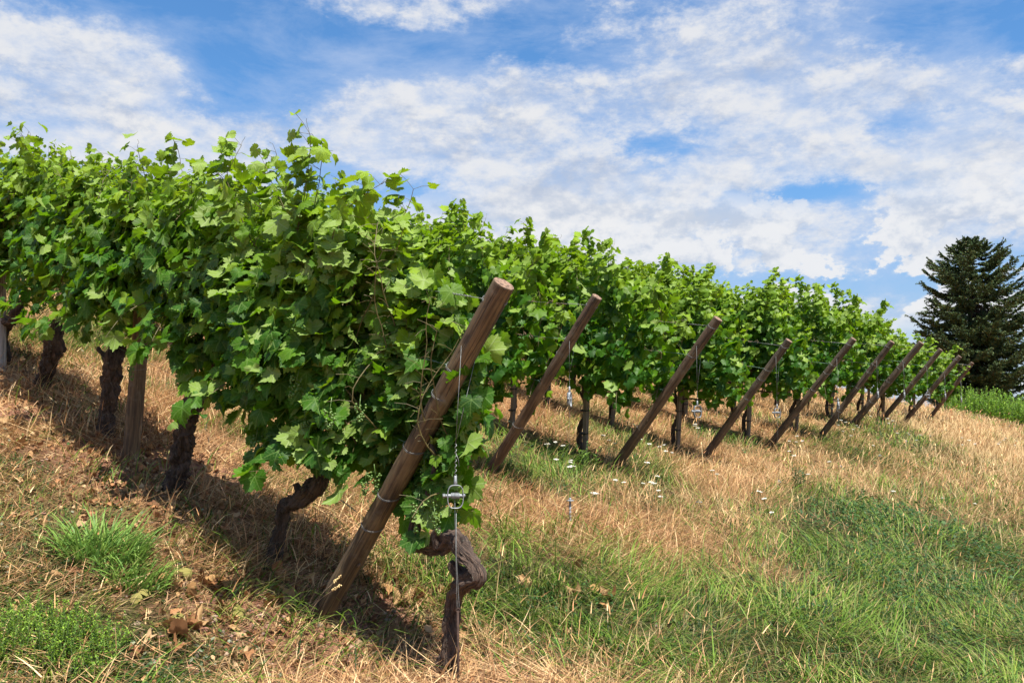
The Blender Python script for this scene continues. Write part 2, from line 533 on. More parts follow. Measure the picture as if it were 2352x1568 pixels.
# levels measured at post feet and trunk feet: (x, y, z)
SPOTS = np.array([(-0.974, 4.652, -1.105), (-0.225, 8.265, -0.584), (1.117, 9.797, -0.644), (2.556, 11.871, -0.663), (3.995, 13.631, -0.526), (5.239, 14.947, -0.452), (6.749, 17.339, -0.258), (7.845, 18.601, -0.194), (8.859, 20.048, -0.348), (10.881, 22.954, -0.239), (-0.285, 4.017, -1.209), (-1.326, 4.976, -0.836), (-2.230, 5.809, -0.524), (-3.031, 6.548, -0.172), (-4.033, 7.471, 0.193), (-4.773, 8.153, 0.415)])
_sg = 1.15 + .05 * np.maximum(0, SPOTS[:, 1] - 8)
_dd = np.hypot(SPOTS[:, None, 0] - SPOTS[None, :, 0], SPOTS[:, None, 1] - SPOTS[None, :, 1])
_wt = np.linalg.solve(np.exp(-(_dd / _sg[None, :]) ** 2) + .04 * np.eye(len(SPOTS)), SPOTS[:, 2] - slope_base(SPOTS[:, 0], SPOTS[:, 1]))


def terrain(x, y):
    x = np.asarray(x, float); y = np.asarray(y, float)
    z = slope_base(x, y)
    for (sx, sy, _z), sg, wt in zip(SPOTS, _sg, _wt):
        z = z + wt * np.exp(-((x - sx) ** 2 + (y - sy) ** 2) / sg ** 2)
    return z


def ground_at(px, py):
    """the point of the hillside seen along a sight line"""
    d = px_ray(px, py); t0 = 1.5; t = 1.5
    while t < 60:
        p = d * t
        if p[2] < terrain(p[0], p[1]):
            lo, hi = t0, t
            for _ in range(30):
                mid = (lo + hi) / 2; q = d * mid
                if q[2] < terrain(q[0], q[1]): hi = mid
                else: lo = mid
            return d * hi
        t0 = t; t += .05
    return d * 34.0


def field(blobs, x, y):
    """soft patches on the ground: sum of oriented bells"""
    out = np.zeros_like(np.asarray(x, float))
    for (cx, cy, ex, ey, rx, ry, amp) in blobs:
        dx_, dy_ = x - cx, y - cy
        q = ((dx_ * ex[0] + dy_ * ex[1]) / rx) ** 2 + ((dx_ * ey[0] + dy_ * ey[1]) / ry) ** 2
        out = out + amp * np.exp(-q * .8)
    return out


def patch(px, py, rx, ry, amp=1.0):
    c = ground_at(px, py); ey = c[:2] / np.linalg.norm(c[:2]); ex = np.array([ey[1], -ey[0]])
    f = ground_at(px, max(py - ry, 975)); nr = ground_at(px, min(py + ry, 1700))
    return (c[0], c[1], ex, ey, max(.15, rx / F_PX * c[1]), max(.12, .5 * np.linalg.norm(f[:2] - nr[:2])), amp)


GREEN = [patch(*q) for q in [(1650, 1470, 520, 100, 1.3), (2100, 1300, 260, 110, 1.2), (2280, 1480, 200, 110, 1.1), (1270, 1350, 190, 60, .9), (1000, 1305, 90, 36, .8),
                             (1250, 1065, 140, 45, 1.0), (1430, 1010, 110, 26, .85), (2150, 1040, 200, 30, .55), (1330, 935, 90, 20, .8), (1480, 1080, 60, 30, .6), (2300, 1190, 130, 60, .55), (1530, 1130, 70, 40, .5),
                             (235, 775, 90, 30, .9), (560, 990, 90, 50, .6), (400, 890, 90, 40, .55), (1690, 1010, 90, 24, .8), (1950, 1040, 110, 24, .9), (1800, 975, 100, 18, .8), (2080, 995, 70, 14, .5), (1900, 1160, 90, 60, .35), (700, 1130, 80, 40, .35)]]
CLOVER = [patch(*q) for q in [(2060, 1250, 180, 80, 1.5), (2150, 1330, 140, 70, 1.3), (1330, 1400, 110, 40, .7), (1180, 1420, 80, 30, .5), (1870, 1420, 160, 50, .5), (1400, 1530, 160, 50, .45), (2280, 1400, 120, 80, .6), (1260, 1070, 110, 40, .4)]]
TURF = [patch(*q) for q in [(100, 1230, 230, 150, 1.1), (130, 1470, 300, 110, 1.2), (430, 1540, 150, 60, .8), (20, 1060, 90, 50, .7)]]
SOIL = [patch(*q) for q in [(640, 1480, 300, 90, 1.1), (880, 1500, 160, 70, .8), (90, 950, 170, 50, 1.0), (220, 1070, 190, 50, .7), (360, 1240, 130, 50, .5), (850, 1390, 150, 40, .6), (1700, 1370, 90, 26, .5), (520, 1400, 130, 40, .5)]]
TALL = [patch(*q) for q in [(2250, 1020, 230, 40, 1.0), (1950, 1130, 330, 60, .7), (1600, 1160, 240, 50, .5), (2330, 1080, 150, 60, .5)]]


def build_ground():
    t = np.linspace(-1, 1, 361)
    gx = 3.2 * np.sinh(t * 7.4)
    gy = 5.0 + 3.0 * np.sinh(np.linspace(-4.5, 7.5, 361))
    X, Y = np.meshgrid(gx, gy, indexing='ij')
    Z = terrain(X, Y)
    near = np.exp(-np.maximum(0, np.hypot(X, Y - 4) - 6) / 6)
    Z = Z + .022 * (fbm(X, Y, 11, 4, 3.2) - .5) * near
    n0, n1 = X.shape
    idx = np.arange(n0 * n1).reshape(n0, n1)
    q = np.stack([idx[:-1, :-1], idx[1:, :-1], idx[1:, 1:], idx[:-1, 1:]], -1).reshape(-1, 4)
    gr = np.clip(field(GREEN, X, Y) + .8 * field(CLOVER, X, Y) + .75 * field(TURF, X, Y), 0, 1)
    so = np.clip(field(SOIL, X, Y), 0, 1)
    g = Geo().add(np.stack([X, Y, Z], -1).reshape(-1, 3), [q], 0, green=gr.ravel(), bare=so.ravel())
    m, tt, p, out = material('hillside_soil')
    co = tt.n('ShaderNodeNewGeometry').outputs['Position']
    ga = tt.n('ShaderNodeAttribute', attribute_name='green').outputs['Fac']
    ba = tt.n('ShaderNodeAttribute', attribute_name='bare').outputs['Fac']
    n1_ = tt.noise(co, 9, 6.0, .65, .4); n2_ = tt.noise(co, 55, 5.0, .7); n3_ = tt.noise(tt.mapping(co, rot=(0, 0, .5), sc=(1, .25, 1)), 90, 3.0, .7)
    soil = tt.mix(tt.step(n1_, .3, .7), (.165, .070, .044), (.350, .170, .112))
    soil = tt.mix(tt.step(n2_, .55, .75, 0, .7), soil, (.36, .23, .165))
    thatch = tt.mix(tt.step(n3_, .35, .65), (.17, .088, .042), (.42, .240, .115))
    c = tt.mix(tt.step(tt.m('ADD', n1_, tt.m('MULTIPLY', ba, -.45)), .28, .50), soil, thatch)
    gcol = tt.mix(tt.step(n2_, .35, .7), (.012, .024, .007), (.065, .072, .024))
    c = tt.mix(tt.m('MULTIPLY', ga, tt.step(n1_, .2, .5, .55, .95)), c, gcol)
    tt.L.new(c, p.inputs['Base Color']); p.inputs['Roughness'].default_value = .95
    p.inputs['Specular IOR Level'].default_value = .15
    bump(tt, p, tt.m('ADD', n2_, n1_), .8, .03)
    o = g.obj('ground', m)
    tag(o, 'dry red soil hillside sloping up to the left', 'ground', kind='structure')


build_ground()


# ------------------------------------------------------------------ grass
def green_patchy(x, y):
    return field(GREEN, x, y) + .55 * sstep(fbm(x, y, 71, 3, .75), .56, .74) * sstep(y, 6.5, 9.0)


def straw_palette(r, rng):
    pal = np.array([(.56, .365, .175), (.45, .262, .118), (.69, .500, .275), (.33, .175, .080), (.51, .295, .155), (.22, .125, .062)])
    k = rng.integers(0, len(pal), len(r))
    return pal[k] * (.68 + .80 * rng.random((len(r), 1)))


def green_palette(r, rng, dark=0.0):
    pal = np.array([(.070, .150, .012), (.140, .230, .022), (.032, .088, .010), (.230, .275, .050), (.016, .048, .010)])
    k = rng.integers(0, len(pal), len(r))
    return pal[k] * (.75 + .5 * rng.random((len(r), 1))) * (1 - .4 * dark)


def blades(g, P, L, wid, azim, lean, curl, tint, seg=3, taper=.85, twist=None):
    """ribbons: base P, length L, heading azim, lean from vertical, extra lean per segment curl"""
    n = len(P); tw = azim + np.pi / 2 if twist is None else twist
    side = np.stack([np.cos(tw), np.sin(tw), np.zeros(n)], -1)
    pts = [P]; cur = P.copy(); ang = lean.copy()
    for i in range(seg):
        d = np.stack([np.cos(azim) * np.sin(ang), np.sin(azim) * np.sin(ang), np.cos(ang)], -1)
        cur = cur + d * (L / seg)[:, None]; pts.append(cur); ang = ang + curl
    V = []
    for i in range(seg):
        wi = wid * (1 - (i / seg) ** 1.5 * taper) * .5
        V += [pts[i] - side * wi[:, None], pts[i] + side * wi[:, None]]
    V.append(pts[seg])
    m = 2 * seg + 1
    V = np.stack(V, 1).reshape(-1, 3)
    o = (np.arange(n) * m)[:, None]
    quads = np.concatenate([o + np.array([[2 * i, 2 * i + 1, 2 * i + 3, 2 * i + 2]]) for i in range(seg - 1)])
    tri = o + np.array([[2 * seg - 2, 2 * seg - 1, 2 * seg]])
    g.add(V, [quads, tri], 0, tint=np.repeat(tint, m, axis=0))


def scatter(n, rng, r0=2.4, r1=33.0, half=43.0, power=.5):
    u = rng.random(n)
    k = power
    r = (r0 ** k + u * (r1 ** k - r0 ** k)) ** (1 / k)
    th = R(90) + (rng.random(n) * 2 - 1) * R(half)
    return r * np.cos(th), r * np.sin(th), r


def build_grass():
    rng = np.random.default_rng(7)
    # --- straw: lodged hay and standing stalks
    x, y, r = scatter(520000, rng, power=.4)
    gr = green_patchy(x, y); cl = field(CLOVER, x, y); tf = field(TURF, x, y); so = field(SOIL, x, y); tl = field(TALL, x, y)
    clump = fbm(x, y, 3, 4, 1.6)
    keep = rng.random(len(x)) < np.clip(1.15 - .98 * np.clip(gr + cl, 0, 1.1) - .40 * tf - .50 * so, .05, 1) * sstep(clump, .20, .50)
    x, y, r, gr, so, tl, tf = [q[keep] for q in (x, y, r, gr, so, tl, tf)]
    n = len(x); z = terrain(x, y)
    far = sstep(r, 11, 22)
    stand = rng.random(n) < np.clip(.13 + .34 * tl + .22 * far, 0, .9)
    L = np.where(stand, .08 + .20 * rng.random(n) + .10 * tl, .08 + .24 * rng.random(n))
    L *= np.where(so > .4, .6, 1.0) * np.where(tf > .5, .65, 1)
    wid = np.maximum(.0030 + .0042 * rng.random(n) ** 2, .00058 * r)
    swirl = 9.0 * fbm(x, y, 63, 2, .9)
    lean = np.where(stand, rng.random(n) * .5, 1.05 + rng.random(n) * .50)
    curl = np.where(stand, .12 + rng.random(n) * .35, -.10 + rng.random(n) * .25)
    az_ = np.where(stand, R(20) + rng.normal(size=n) * 1.3, np.where(rng.random(n) < .55, swirl + rng.normal(size=n) * .45, rng.random(n) * 2 * np.pi))
    lift = np.where(stand, 0, rng.random(n) ** 2 * .075 * (1 - .7 * np.clip(so, 0, 1)))
    tint = straw_palette(x, rng)
    tint *= np.where(stand[:, None], 1.08, 1.0)
    pale = np.clip(.55 * tl + .35 * far, 0, .7)[:, None]
    tint = tint * (1 - pale) + np.array([.60, .455, .235]) * (.8 + .4 * rng.random((n, 1))) * pale
    g = Geo()
    blades(g, np.stack([x, y, z + lift - .004], -1), L, wid, az_, lean, curl, tint, 3, .6, twist=rng.random(n) * 6.28)
    o = g.obj('straw', M['straw'], smooth=False)
    tag(o, 'golden dry straw and lodged hay covering the slope', 'dry grass', kind='stuff')
    # --- seed heads standing over the straw
    x, y, r = scatter(11000, rng, 4.2, 33, 43, .7)
    tl = field(TALL, x, y); tf = field(TURF, x, y); so = field(SOIL, x, y); gr = field(GREEN, x, y)
    keep = rng.random(len(x)) < np.clip(.30 + .6 * tl - .5 * so - .3 * tf - .15 * gr, .02, 1)
    x, y, r = x[keep], y[keep], r[keep]; n = len(x); z = terrain(x, y)
    L = .16 + .24 * rng.random(n); az_ = R(10) + rng.normal(size=n) * .9; lean = .05 + rng.random(n) * .45; curl = .05 + rng.random(n) * .16
    g = Geo(); base = np.stack([x, y, z], -1); tint = straw_palette(x, rng) * 1.1
    blades(g, base, L, np.maximum(.0016, .00036 * r), az_, lean, curl, tint, 3, .3, twist=az_ + 1.57)
    tip = base.copy(); ang = lean.copy()
    for i in range(3):
        tip = tip + np.stack([np.cos(az_) * np.sin(ang), np.sin(az_) * np.sin(ang), np.cos(ang)], -1) * (L / 3)[:, None]; ang = ang + curl
    for tw in (0.0, 1.57):
        blades(g, tip - np.array([0, 0, .01]), .04 + .05 * rng.random(n), np.maximum(.006, .0010 * r), az_, ang - .1, np.full(n, .15), tint * 1.12, 2, .5, twist=az_ + 1.57 + tw)
    tag(g.obj('seed_stalks', M['straw'], smooth=False), 'pale seed heads of dry grass standing above the straw', 'dry grass', kind='stuff')
    # --- green grass
    x, y, r = scatter(310000, rng, 2.4, 33, 43, .5)
    gr = green_patchy(x, y); cl = field(CLOVER, x, y); tf = field(TURF, x, y)
    clump = fbm(x, y, 21, 4, 1.3)
    keep = rng.random(len(x)) < np.clip((gr * 1.5 + .06 + .75 * tf - .45 * cl), 0, 1) * sstep(clump, .20, .50)
    x, y, r, gr, tf, clump = [q[keep] for q in (x, y, r, gr, tf, clump)]
    n = len(x); z = terrain(x, y)
    L = (.12 + .24 * rng.random(n)) * np.where(tf > .4, .42, 1) * (.7 + .6 * clump)
    wid = np.maximum(.0042 + .0042 * rng.random(n), .00070 * r) * np.where(tf > .4, .7, 1)
    tuft = fbm(x, y, 44, 3, 2.4)
    az_ = R(20) + (fbm(x, y, 45, 2, 1.1) - .5) * 7.0 + rng.normal(size=n) * .45 + np.where(rng.random(n) < .15, np.pi, 0)
    lean = .30 + .70 * rng.random(n); curl = .22 + .40 * rng.random(n)
    big = (rng.random(n) < .16) & (tuft > .45) & (tf < .4) & (r < 14)
    L = np.where(big, .26 + .20 * rng.random(n), L * (.45 + 1.0 * tuft)); wid = np.where(big, .0062 + .0030 * rng.random(n), wid)
    tint = green_palette(x, rng)
    yel = (rng.random(n) < .22)[:, None]
    tint = np.where(yel, np.array([.30, .27, .10]) * (.7 + .6 * rng.random((n, 1))), tint)
    tint = np.where(big[:, None], np.array([.145, .245, .030]) * (.70 + .6 * rng.random((n, 1))), tint * (.26 + 1.35 * tuft[:, None]))
    g = Geo()
    blades(g, np.stack([x, y, z - .004], -1), L, wid, az_, lean, curl, tint, 4, .8, twist=az_ + 1.57 + rng.normal(size=n) * .5)
    tag(g.obj('green_grass', M['blade'], smooth=False), 'lush green grass bending over at the foot of the slope', 'grass', kind='stuff')
    # --- broad leaved herbs and clover
    x, y, r = scatter(240000, rng, 2.4, 24, 43, .4)
    cl = field(CLOVER, x, y); tf = field(TURF, x, y); gr = field(GREEN, x, y)
    clump = fbm(x, y, 31, 4, 2.2)
    keep = rng.random(len(x)) < np.clip(cl + .75 * tf + .16 * gr + .02, 0, 1) * sstep(clump, .28, .55)
    x, y, r, cl, tf = [q[keep] for q in (x, y, r, cl, tf)]
    n = len(x); z = terrain(x, y) + np.where(tf > cl, .004 + .03 * rng.random(n) ** 2, .02 + .17 * rng.random(n) * np.clip(cl, .2, 1))
    g = Geo(); L = (.012 + .018 * rng.random(n)) * np.clip(r / 6, 1, 2.2)
    az_ = rng.random(n) * 6.28; ti = rng.random(n) * .9
    X = np.stack([-np.sin(az_), np.cos(az_), 0 * az_], -1); D = np.stack([np.cos(az_) * np.cos(ti), np.sin(az_) * np.cos(ti), np.sin(ti) * .8], -1)
    P = np.stack([x, y, z], -1); l = L[:, None]
    V = np.stack([P, P + D * l * .5 + X * l * .38, P + D * l * 1.15, P + D * l * .5 - X * l * .38], 1).reshape(-1, 3)
    tint = np.array([(.024, .070, .018), (.036, .095, .020), (.060, .125, .030)])[rng.integers(0, 3, n)] * (.8 + .5 * rng.random((n, 1)))
    silver = ((rng.random(n) < .20) & (tf > cl))[:, None]
    tint = np.where(silver, np.array([.27, .29, .20]) * (.7 + .5 * rng.random((n, 1))), tint)
    yl = ((rng.random(n) < .15) & (tf > cl))[:, None]
    tint = np.where(yl, np.array([.26, .20, .07]) * (.7 + .6 * rng.random((n, 1))), tint)
    g.add(V, [(np.arange(n) * 4)[:, None] + np.arange(4)[None]], 0, tint=np.repeat(tint, 4, axis=0))
    tag(g.obj('ground_cover', M['blade'], smooth=False), 'dark clover and small broad leaved herbs between the grasses', 'herbs', kind='stuff')
    # --- broken dead leaves and chaff under the nearest row
    n = 5200; aa = 1.5 + 9 * rng.random(n); bb = 2.76 + rng.normal(size=n) * .55
    x = UX * aa + N2[0] * bb; y = UY * aa + N2[1] * bb
    x2, y2, r2 = scatter(5200, rng, 2.6, 9, 43, .5); ok = rng.random(5200) < np.clip(field(SOIL, x2, y2) + .3 * field(TURF, x2, y2), 0, .8)
    x = np.concatenate([x, x2[ok]]); y = np.concatenate([y, y2[ok]]); ok = y > 2.4; x, y = x[ok], y[ok]; n = len(x)
    pal = np.array([(.34, .165, .075), (.24, .115, .055), (.42, .25, .12), (.17, .085, .045), (.46, .31, .17)])
    g = Geo()
    add_leaves(g, LEAF_LO, np.stack([x, y, terrain(x, y) + .012 + .022 * rng.random(n)], -1), np.stack([rng.normal(size=n) * .6, rng.normal(size=n) * .6, np.ones(n)], -1),
               rng.normal(size=(n, 3)), .014 + .040 * rng.random(n) ** 2, rng.random(n), np.zeros(n), rng, tint=pal[rng.integers(0, 5, n)] * (.7 + .6 * rng.random((n, 1))), curlk=2.4)
    tag(g.obj('leaf_litter', M['dead_leaf']), 'brown crumbled leaf litter under the nearest row', 'leaf litter', kind='stuff')
    # --- pebbles and crumbs of red soil
    x, y, r = scatter(42000, rng, 2.4, 12, 43, .5)
    so = field(SOIL, x, y); tf = field(TURF, x, y)
    keep = rng.random(len(x)) < np.clip(.9 * so + .12 * tf + .06, 0, 1)
    x, y, r, so = x[keep], y[keep], r[keep], so[keep]; n = len(x)
    s = (.0025 + .0085 * rng.random(n) ** 4 * (1 + so)); C = np.stack([x, y, terrain(x, y) + s * .3], -1)
    pal = np.array([(.28, .135, .095), (.20, .10, .075), (.36, .22, .17), (.16, .12, .10), (.32, .22, .17)])
    g = Geo()
    spheres(g, C, s[:, None] * np.stack([1 + .5 * rng.random(n), 1 + .5 * rng.random(n), .55 + .3 * rng.random(n)], -1), 0, .17, rng, tint=pal[rng.integers(0, 5, n)] * (.8 + .4 * rng.random((n, 1))))
    tag(g.obj('gravel', M['stone'], smooth=False), 'small reddish stones and crumbs of soil', 'gravel', kind='stuff')



# ------------------------------------------------------------------ vine leaves
_ctrl = [(0, 1.0), (12, .91), (26, .76), (38, .84), (50, .94), (63, .85), (80, .71), (93, .78), (106, .81), (122, .72), (140, .64), (158, .58), (170, .38), (180, .10)]
_ca = np.array([c[0] for c in _ctrl]); _cr = np.array([c[1] for c in _ctrl])


def leaf_template(n, inner):
    th = np.linspace(-180, 180, n, endpoint=False) + 180.0 / n * 0
    r = np.interp(np.abs(th), _ca, _cr)
    if n > 20:
        r = r * (1 + .065 * np.where(np.arange(n) % 2 == 0, 1, -1) * (np.abs(th) < 165))
    t = np.radians(th)
    ring = np.stack([np.sin(t) * r, np.cos(t) * r], -1)
    V = [np.zeros((1, 2))]; F3 = []; F4 = []
    i = np.arange(n); j = (i + 1) % n
    if inner:
        V += [ring * .52, ring]
        F3 = np.stack([0 * i, 1 + j, 1 + i], -1)
        F4 = np.stack([1 + i, 1 + j, 1 + n + j, 1 + n + i], -1)
    else:
        V += [ring]
        F3 = np.stack([0 * i, 1 + j, 1 + i], -1)
        F4 = np.zeros((0, 4), int)
    return np.concatenate(V), F3, F4


LEAF_HI = leaf_template(40, True)
LEAF_MID = leaf_template(28, False)
LEAF_LO = leaf_template(14, False)


def add_leaves(g, tpl, O, Nn, Tt, size, rnd, age, rng, flatness=1.0, mat=0, tint=None, curlk=1.0):
    """leaves at O with upper-side normal Nn and tip direction Tt; size is the width"""
    T2, F3, F4 = tpl
    L = len(O)
    Nn = Nn / np.linalg.norm(Nn, axis=1)[:, None]
    Tt = Tt - Nn * np.sum(Tt * Nn, 1)[:, None]; Tt = Tt / (np.linalg.norm(Tt, axis=1)[:, None] + 1e-9)
    Xx = np.cross(Tt, Nn)
    tx, ty = T2[:, 0][None], T2[:, 1][None]
    r2 = tx * tx + ty * ty; th = np.arctan2(tx, ty)
    c1 = rng.normal(size=(L, 1)) * .27 - .18; c2 = rng.random((L, 1)) * .58 - .10; c3 = rng.normal(size=(L, 1)) * .20; ph = rng.random((L, 1)) * 6.28; c4 = -.42 * rng.random((L, 1))
    z = (c1 * r2 + c2 * np.abs(tx) + c3 * r2 * np.sin(3 * th + ph) + c4 * np.maximum(ty, 0) ** 2 + .05 * np.sin(7 * th + ph * 2) * r2) * curlk
    s = (size / 1.45)[:, None, None]
    stretch = 1 + .12 * rng.normal(size=(L, 1))
    V = O[:, None] + s * ((tx * stretch)[..., None] * Xx[:, None] + ((ty + 0 * stretch)[..., None]) * Tt[:, None] + z[..., None] * Nn[:, None])
    m = len(T2); off = (np.arange(L) * m)[:, None, None]
    fs = [(F3[None] + off).reshape(-1, 3)]
    if len(F4):
        fs.append((F4[None] + off).reshape(-1, 4))
    luv = np.zeros((L, m, 3)); luv[..., 0] = tx; luv[..., 1] = ty; luv[..., 2] = rnd[:, None]
    att = dict(luv=luv.reshape(-1, 3), age=np.repeat(age, m))
    if tint is not None:
        att['tint'] = np.repeat(tint, m, axis=0)
    g.add(V.reshape(-1, 3), fs, mat, **att)


SLOPE = .262


build_grass()


def vine_canopy(seed, x0, x1, zlo, ztop, shoots, fill, tpl, size=.115, flip=.08, thick=.25, tall=.15, topslope=0.0, sides=5, cord=None, wind=.0, post=None, clear=.85, behind=None, yoff=0.0, bound=None, tallk=1.0, plume=None):
    """shoots, petioles and leaves of one vine; local X runs downhill along the row, -Y faces the road"""
    rng = np.random.default_rng(seed)
    O, Nn, Tt, S, Rn, Ag = [], [], [], [], [], []
    canes = Geo()
    zc = zlo + .16 if cord is None else cord
    for k in range(shoots):
        xs = x0 + (x1 - x0) * (k + rng.random()) / shoots
        clus = 1.0 + (.14 if tpl is LEAF_HI else .35) * (float(fbm(xs * 1.0 + seed, .7, 53, 2, 2.2)) - .5)
        p = np.array([xs, yoff + rng.normal() * .06, zc + rng.normal() * .06 - SLOPE * xs])
        hang = rng.random() < .10
        top = zlo + (ztop - zlo) * clus + topslope * (xs - x0) + rng.normal() * .12 
        high = rng.random() < tall
        if high: top += tallk * (.20 + .32 * rng.random())
        if plume is not None and plume[0] < xs < plume[1]:
            top += plume[2] * (.6 + .6 * rng.random()); high = True
        d = np.array([rng.normal() * .35, rng.normal() * .45, 1.0]); d /= np.linalg.norm(d)
        if hang:
            d = np.array([rng.normal() * .4, rng.choice([-1, -1, 1]) * (.9 + .4 * rng.random()), .35])
        pts = [p.copy()]; step = .062; sgn = 1; i = 0
        while i < 30:
            zrel = p[2] + SLOPE * p[0]
            if bound is not None and p[0] > np.interp(zrel, bound[0], bound[1]) + .02: break
            if hang:
                d = d + np.array([rng.normal() * .12, 0, -.16])
                if i > 9 or zrel < zlo - .05: break
            else:
                if zrel > top: break
                d = d + np.array([rng.normal() * .13 + wind * .05, (yoff - p[1]) * .30 + rng.normal() * .15, .05])
                if abs(p[1]) > thick: d[1] -= np.sign(p[1]) * .3
            d /= np.linalg.norm(d)
            p = p + d * step; pts.append(p.copy())
            zrel = p[2] + SLOPE * p[0]
            fr = (zrel - zlo) / max(.3, top - zlo)
            nl = 2 if rng.random() < (.55 if fr < .8 else .9) else 1
            if high and zrel > ztop - .15: nl = 3
            for _ in range(nl):
                sgn = -sgn
                pd = np.array([rng.normal() * .8, sgn * (.7 + .5 * rng.random()), .30 + rng.normal() * .35])
                if rng.random() < .60 and pd[1] > 0: pd[1] *= -1       # more leaf on the sunny side
                pd /= np.linalg.norm(pd)
                pl = .05 + .07 * rng.random()
                o = p + pd * pl
                out = pd[1]
                nn = np.array([rng.normal() * .42 + wind, out * .85 + rng.normal() * .3, .62 + rng.normal() * .32])
                tt = np.array([rng.normal() * .5 + wind * .6, out * .5 + rng.normal() * .3, -.85 + rng.normal() * .35])
                if fr > .85: nn[2] += .25; tt[2] += .6
                if rng.random() < flip * (1 + 1.5 * (fr > .55)): nn = -nn
                sz = size * (.56 + .66 * rng.random())
                young = max(0.0, (fr - .84) / .25)
                sz *= 1 - .40 * min(1, young)
                O.append(o); Nn.append(nn); Tt.append(tt); S.append(sz)
                Rn.append(np.clip(.42 + .22 * rng.normal() + .12 * (fr - .5), 0, 1)); Ag.append(np.clip(max(0, (fr - .52) / .5) * (.45 + .55 * rng.random()) + (rng.random() < .07) * .6, 0, 1))
                if tpl is not LEAF_LO and rng.random() < .75:
                    tube(canes, np.array([p, (p + o) / 2 + [0, 0, .008], o]), .0013, 3, 0, False)
            i += 1
        if len(pts) > 3:
            tube(canes, np.array(pts), np.linspace(.0052, .0018, len(pts)), sides, 0, False)
        if not hang and rng.random() < .5 and tpl is not LEAF_LO:      # curling tendril at the tip
            q = np.array(pts[-1]); tp = [q]
            dd = d + np.array([rng.normal() * .4, rng.normal() * .4, .2])
            for j in range(6):
                dd = dd + rng.normal(size=3) * .45; dd /= np.linalg.norm(dd); q = q + dd * .014; tp.append(q)
            tube(canes, np.array(tp), .0012, 3, 0, False)
    # leaves that fill the two faces of the hedge-like wall
    for k in range(fill):
        xs = x0 - .06 + (x1 - x0 + .12) * rng.random()
        arch = .16 * abs((xs - .5 * (x0 + x1)) / (.5 * (x1 - x0))) ** 2 - .05 + .16 * (float(fbm(xs + seed, 3.3, 29, 2, 2.0)) - .5)
        zr = zlo + arch + (ztop + topslope * (xs - x0) - zlo - .02) * rng.random() ** .9
        f = (zr - zlo) / (ztop - zlo)
        prof = thick * (.62 + .55 * math.sin(math.pi * min(1, max(0, f * .9 + .12))))
        side = -1 if rng.random() < .66 else 1
        prof *= .34 + 1.30 * float(fbm(xs + seed * 3.7, zr + side * 9, 17, 2, 2.6))
        if zr < zlo + .18 and rng.random() < .45: continue
        yy = side * prof * (.60 + .55 * rng.random())
        O.append(np.array([xs, yy, zr - SLOPE * xs]))
        nn = np.array([rng.normal() * .45 + wind, side * .75 + rng.normal() * .28, .60 + rng.normal() * .33])
        if rng.random() < flip: nn = -nn
        Nn.append(nn); Tt.append(np.array([rng.normal() * .5 + wind * .6, side * .45 + rng.normal() * .3, -.8 + rng.normal() * .35]))
        S.append(size * (.52 + .72 * rng.random())); Rn.append(np.clip(.38 + .22 * rng.normal(), 0, 1)); Ag.append(np.clip(max(0, (f - .6) / .6) * .8 * rng.random() + (rng.random() < .06) * .55, 0, 1))
    O, Nn, Tt, S, Rn, Ag = map(np.array, (O, Nn, Tt, S, Rn, Ag))
    ok = np.ones(len(O), bool)
    if behind is not None:            # leaves here hang behind the wire and the post
        xb, yb = behind
        m_ = (O[:, 0] > xb) & (O[:, 1] < yb)
        O[m_, 1] = yb + .75 * np.abs(O[m_, 1] - yb)
    if post is not None:              # the leaning post stands free of leaves on its near side
        pb, pt = np.array(post[0]), np.array(post[1]); ax = pt - pb; ln = np.linalg.norm(ax); ax = ax / ln
        rel = O - pb; t_ = rel @ ax; perp = rel - t_[:, None] * ax
        dist = np.hypot(perp[:, 0], perp[:, 2])
        hit = (t_ > .0) & (t_ < ln + .1) & (dist < .15) & (O[:, 1] < .07)
        hit &= rng.random(len(O)) < clear
        O[hit, 1] = .070 + .25 * np.abs(O[hit, 1])
    if bound is not None:             # the ragged end of the row
        ok &= O[:, 0] < np.interp(O[:, 2] + SLOPE * O[:, 0], bound[0], bound[1]) + .05 * rng.normal(size=len(O))
    g = Geo()
    add_leaves(g, tpl, O[ok], Nn[ok], Tt[ok], S[ok], Rn[ok], Ag[ok], rng)
    return g, canes


def grape_cluster(rng, n=46, ln=.14, r=.0075):
    C = []; rr = []
    for i in range(n):
        f = rng.random() ** .8
        rad = .036 * (1 - f) ** .7 + .006
        a = rng.random() * 6.28
        C.append((rad * math.cos(a) * (.6 + .4 * rng.random()), rad * math.sin(a) * (.6 + .4 * rng.random()), -f * ln)); rr.append(r * (.85 + .3 * rng.random()))
    g = Geo(); spheres(g, C, np.array(rr)[:, None] * np.ones((1, 3)))
    tube(g, np.array([(0, 0, .05), (.004, 0, 0), (0, 0, -.06)]), .0022, 5)
    return g.mesh('grape_cluster', [M['grape']])


_rg = np.random.default_rng(77)
GRAPES = [grape_cluster(_rg, 40 + 8 * i, .11 + .02 * i) for i in range(3)]
ROT_ROW = math.atan2(-UY, -UX)        # local +X = downhill along the row
INV_ROW = Matrix.Rotation(-ROT_ROW, 4, 'Z')


def to_local(P, base):
    return np.array([(INV_ROW @ Vector(np.asarray(p) - np.asarray(base)))[:] for p in np.atleast_2d(P)])


def hang_grapes(root, spots, rng):
    for (x, y, z) in spots:
        o = bpy.data.objects.new('grape_cluster', GRAPES[rng.integers(0, 3)])
        COL.objects.link(o); o.parent = root; o.location = (x, y, z)
        o.rotation_euler = (rng.normal() * .12, rng.normal() * .12, rng.random() * 6)
        s = .66 + .30 * rng.random(); o.scale = (s, s, s)


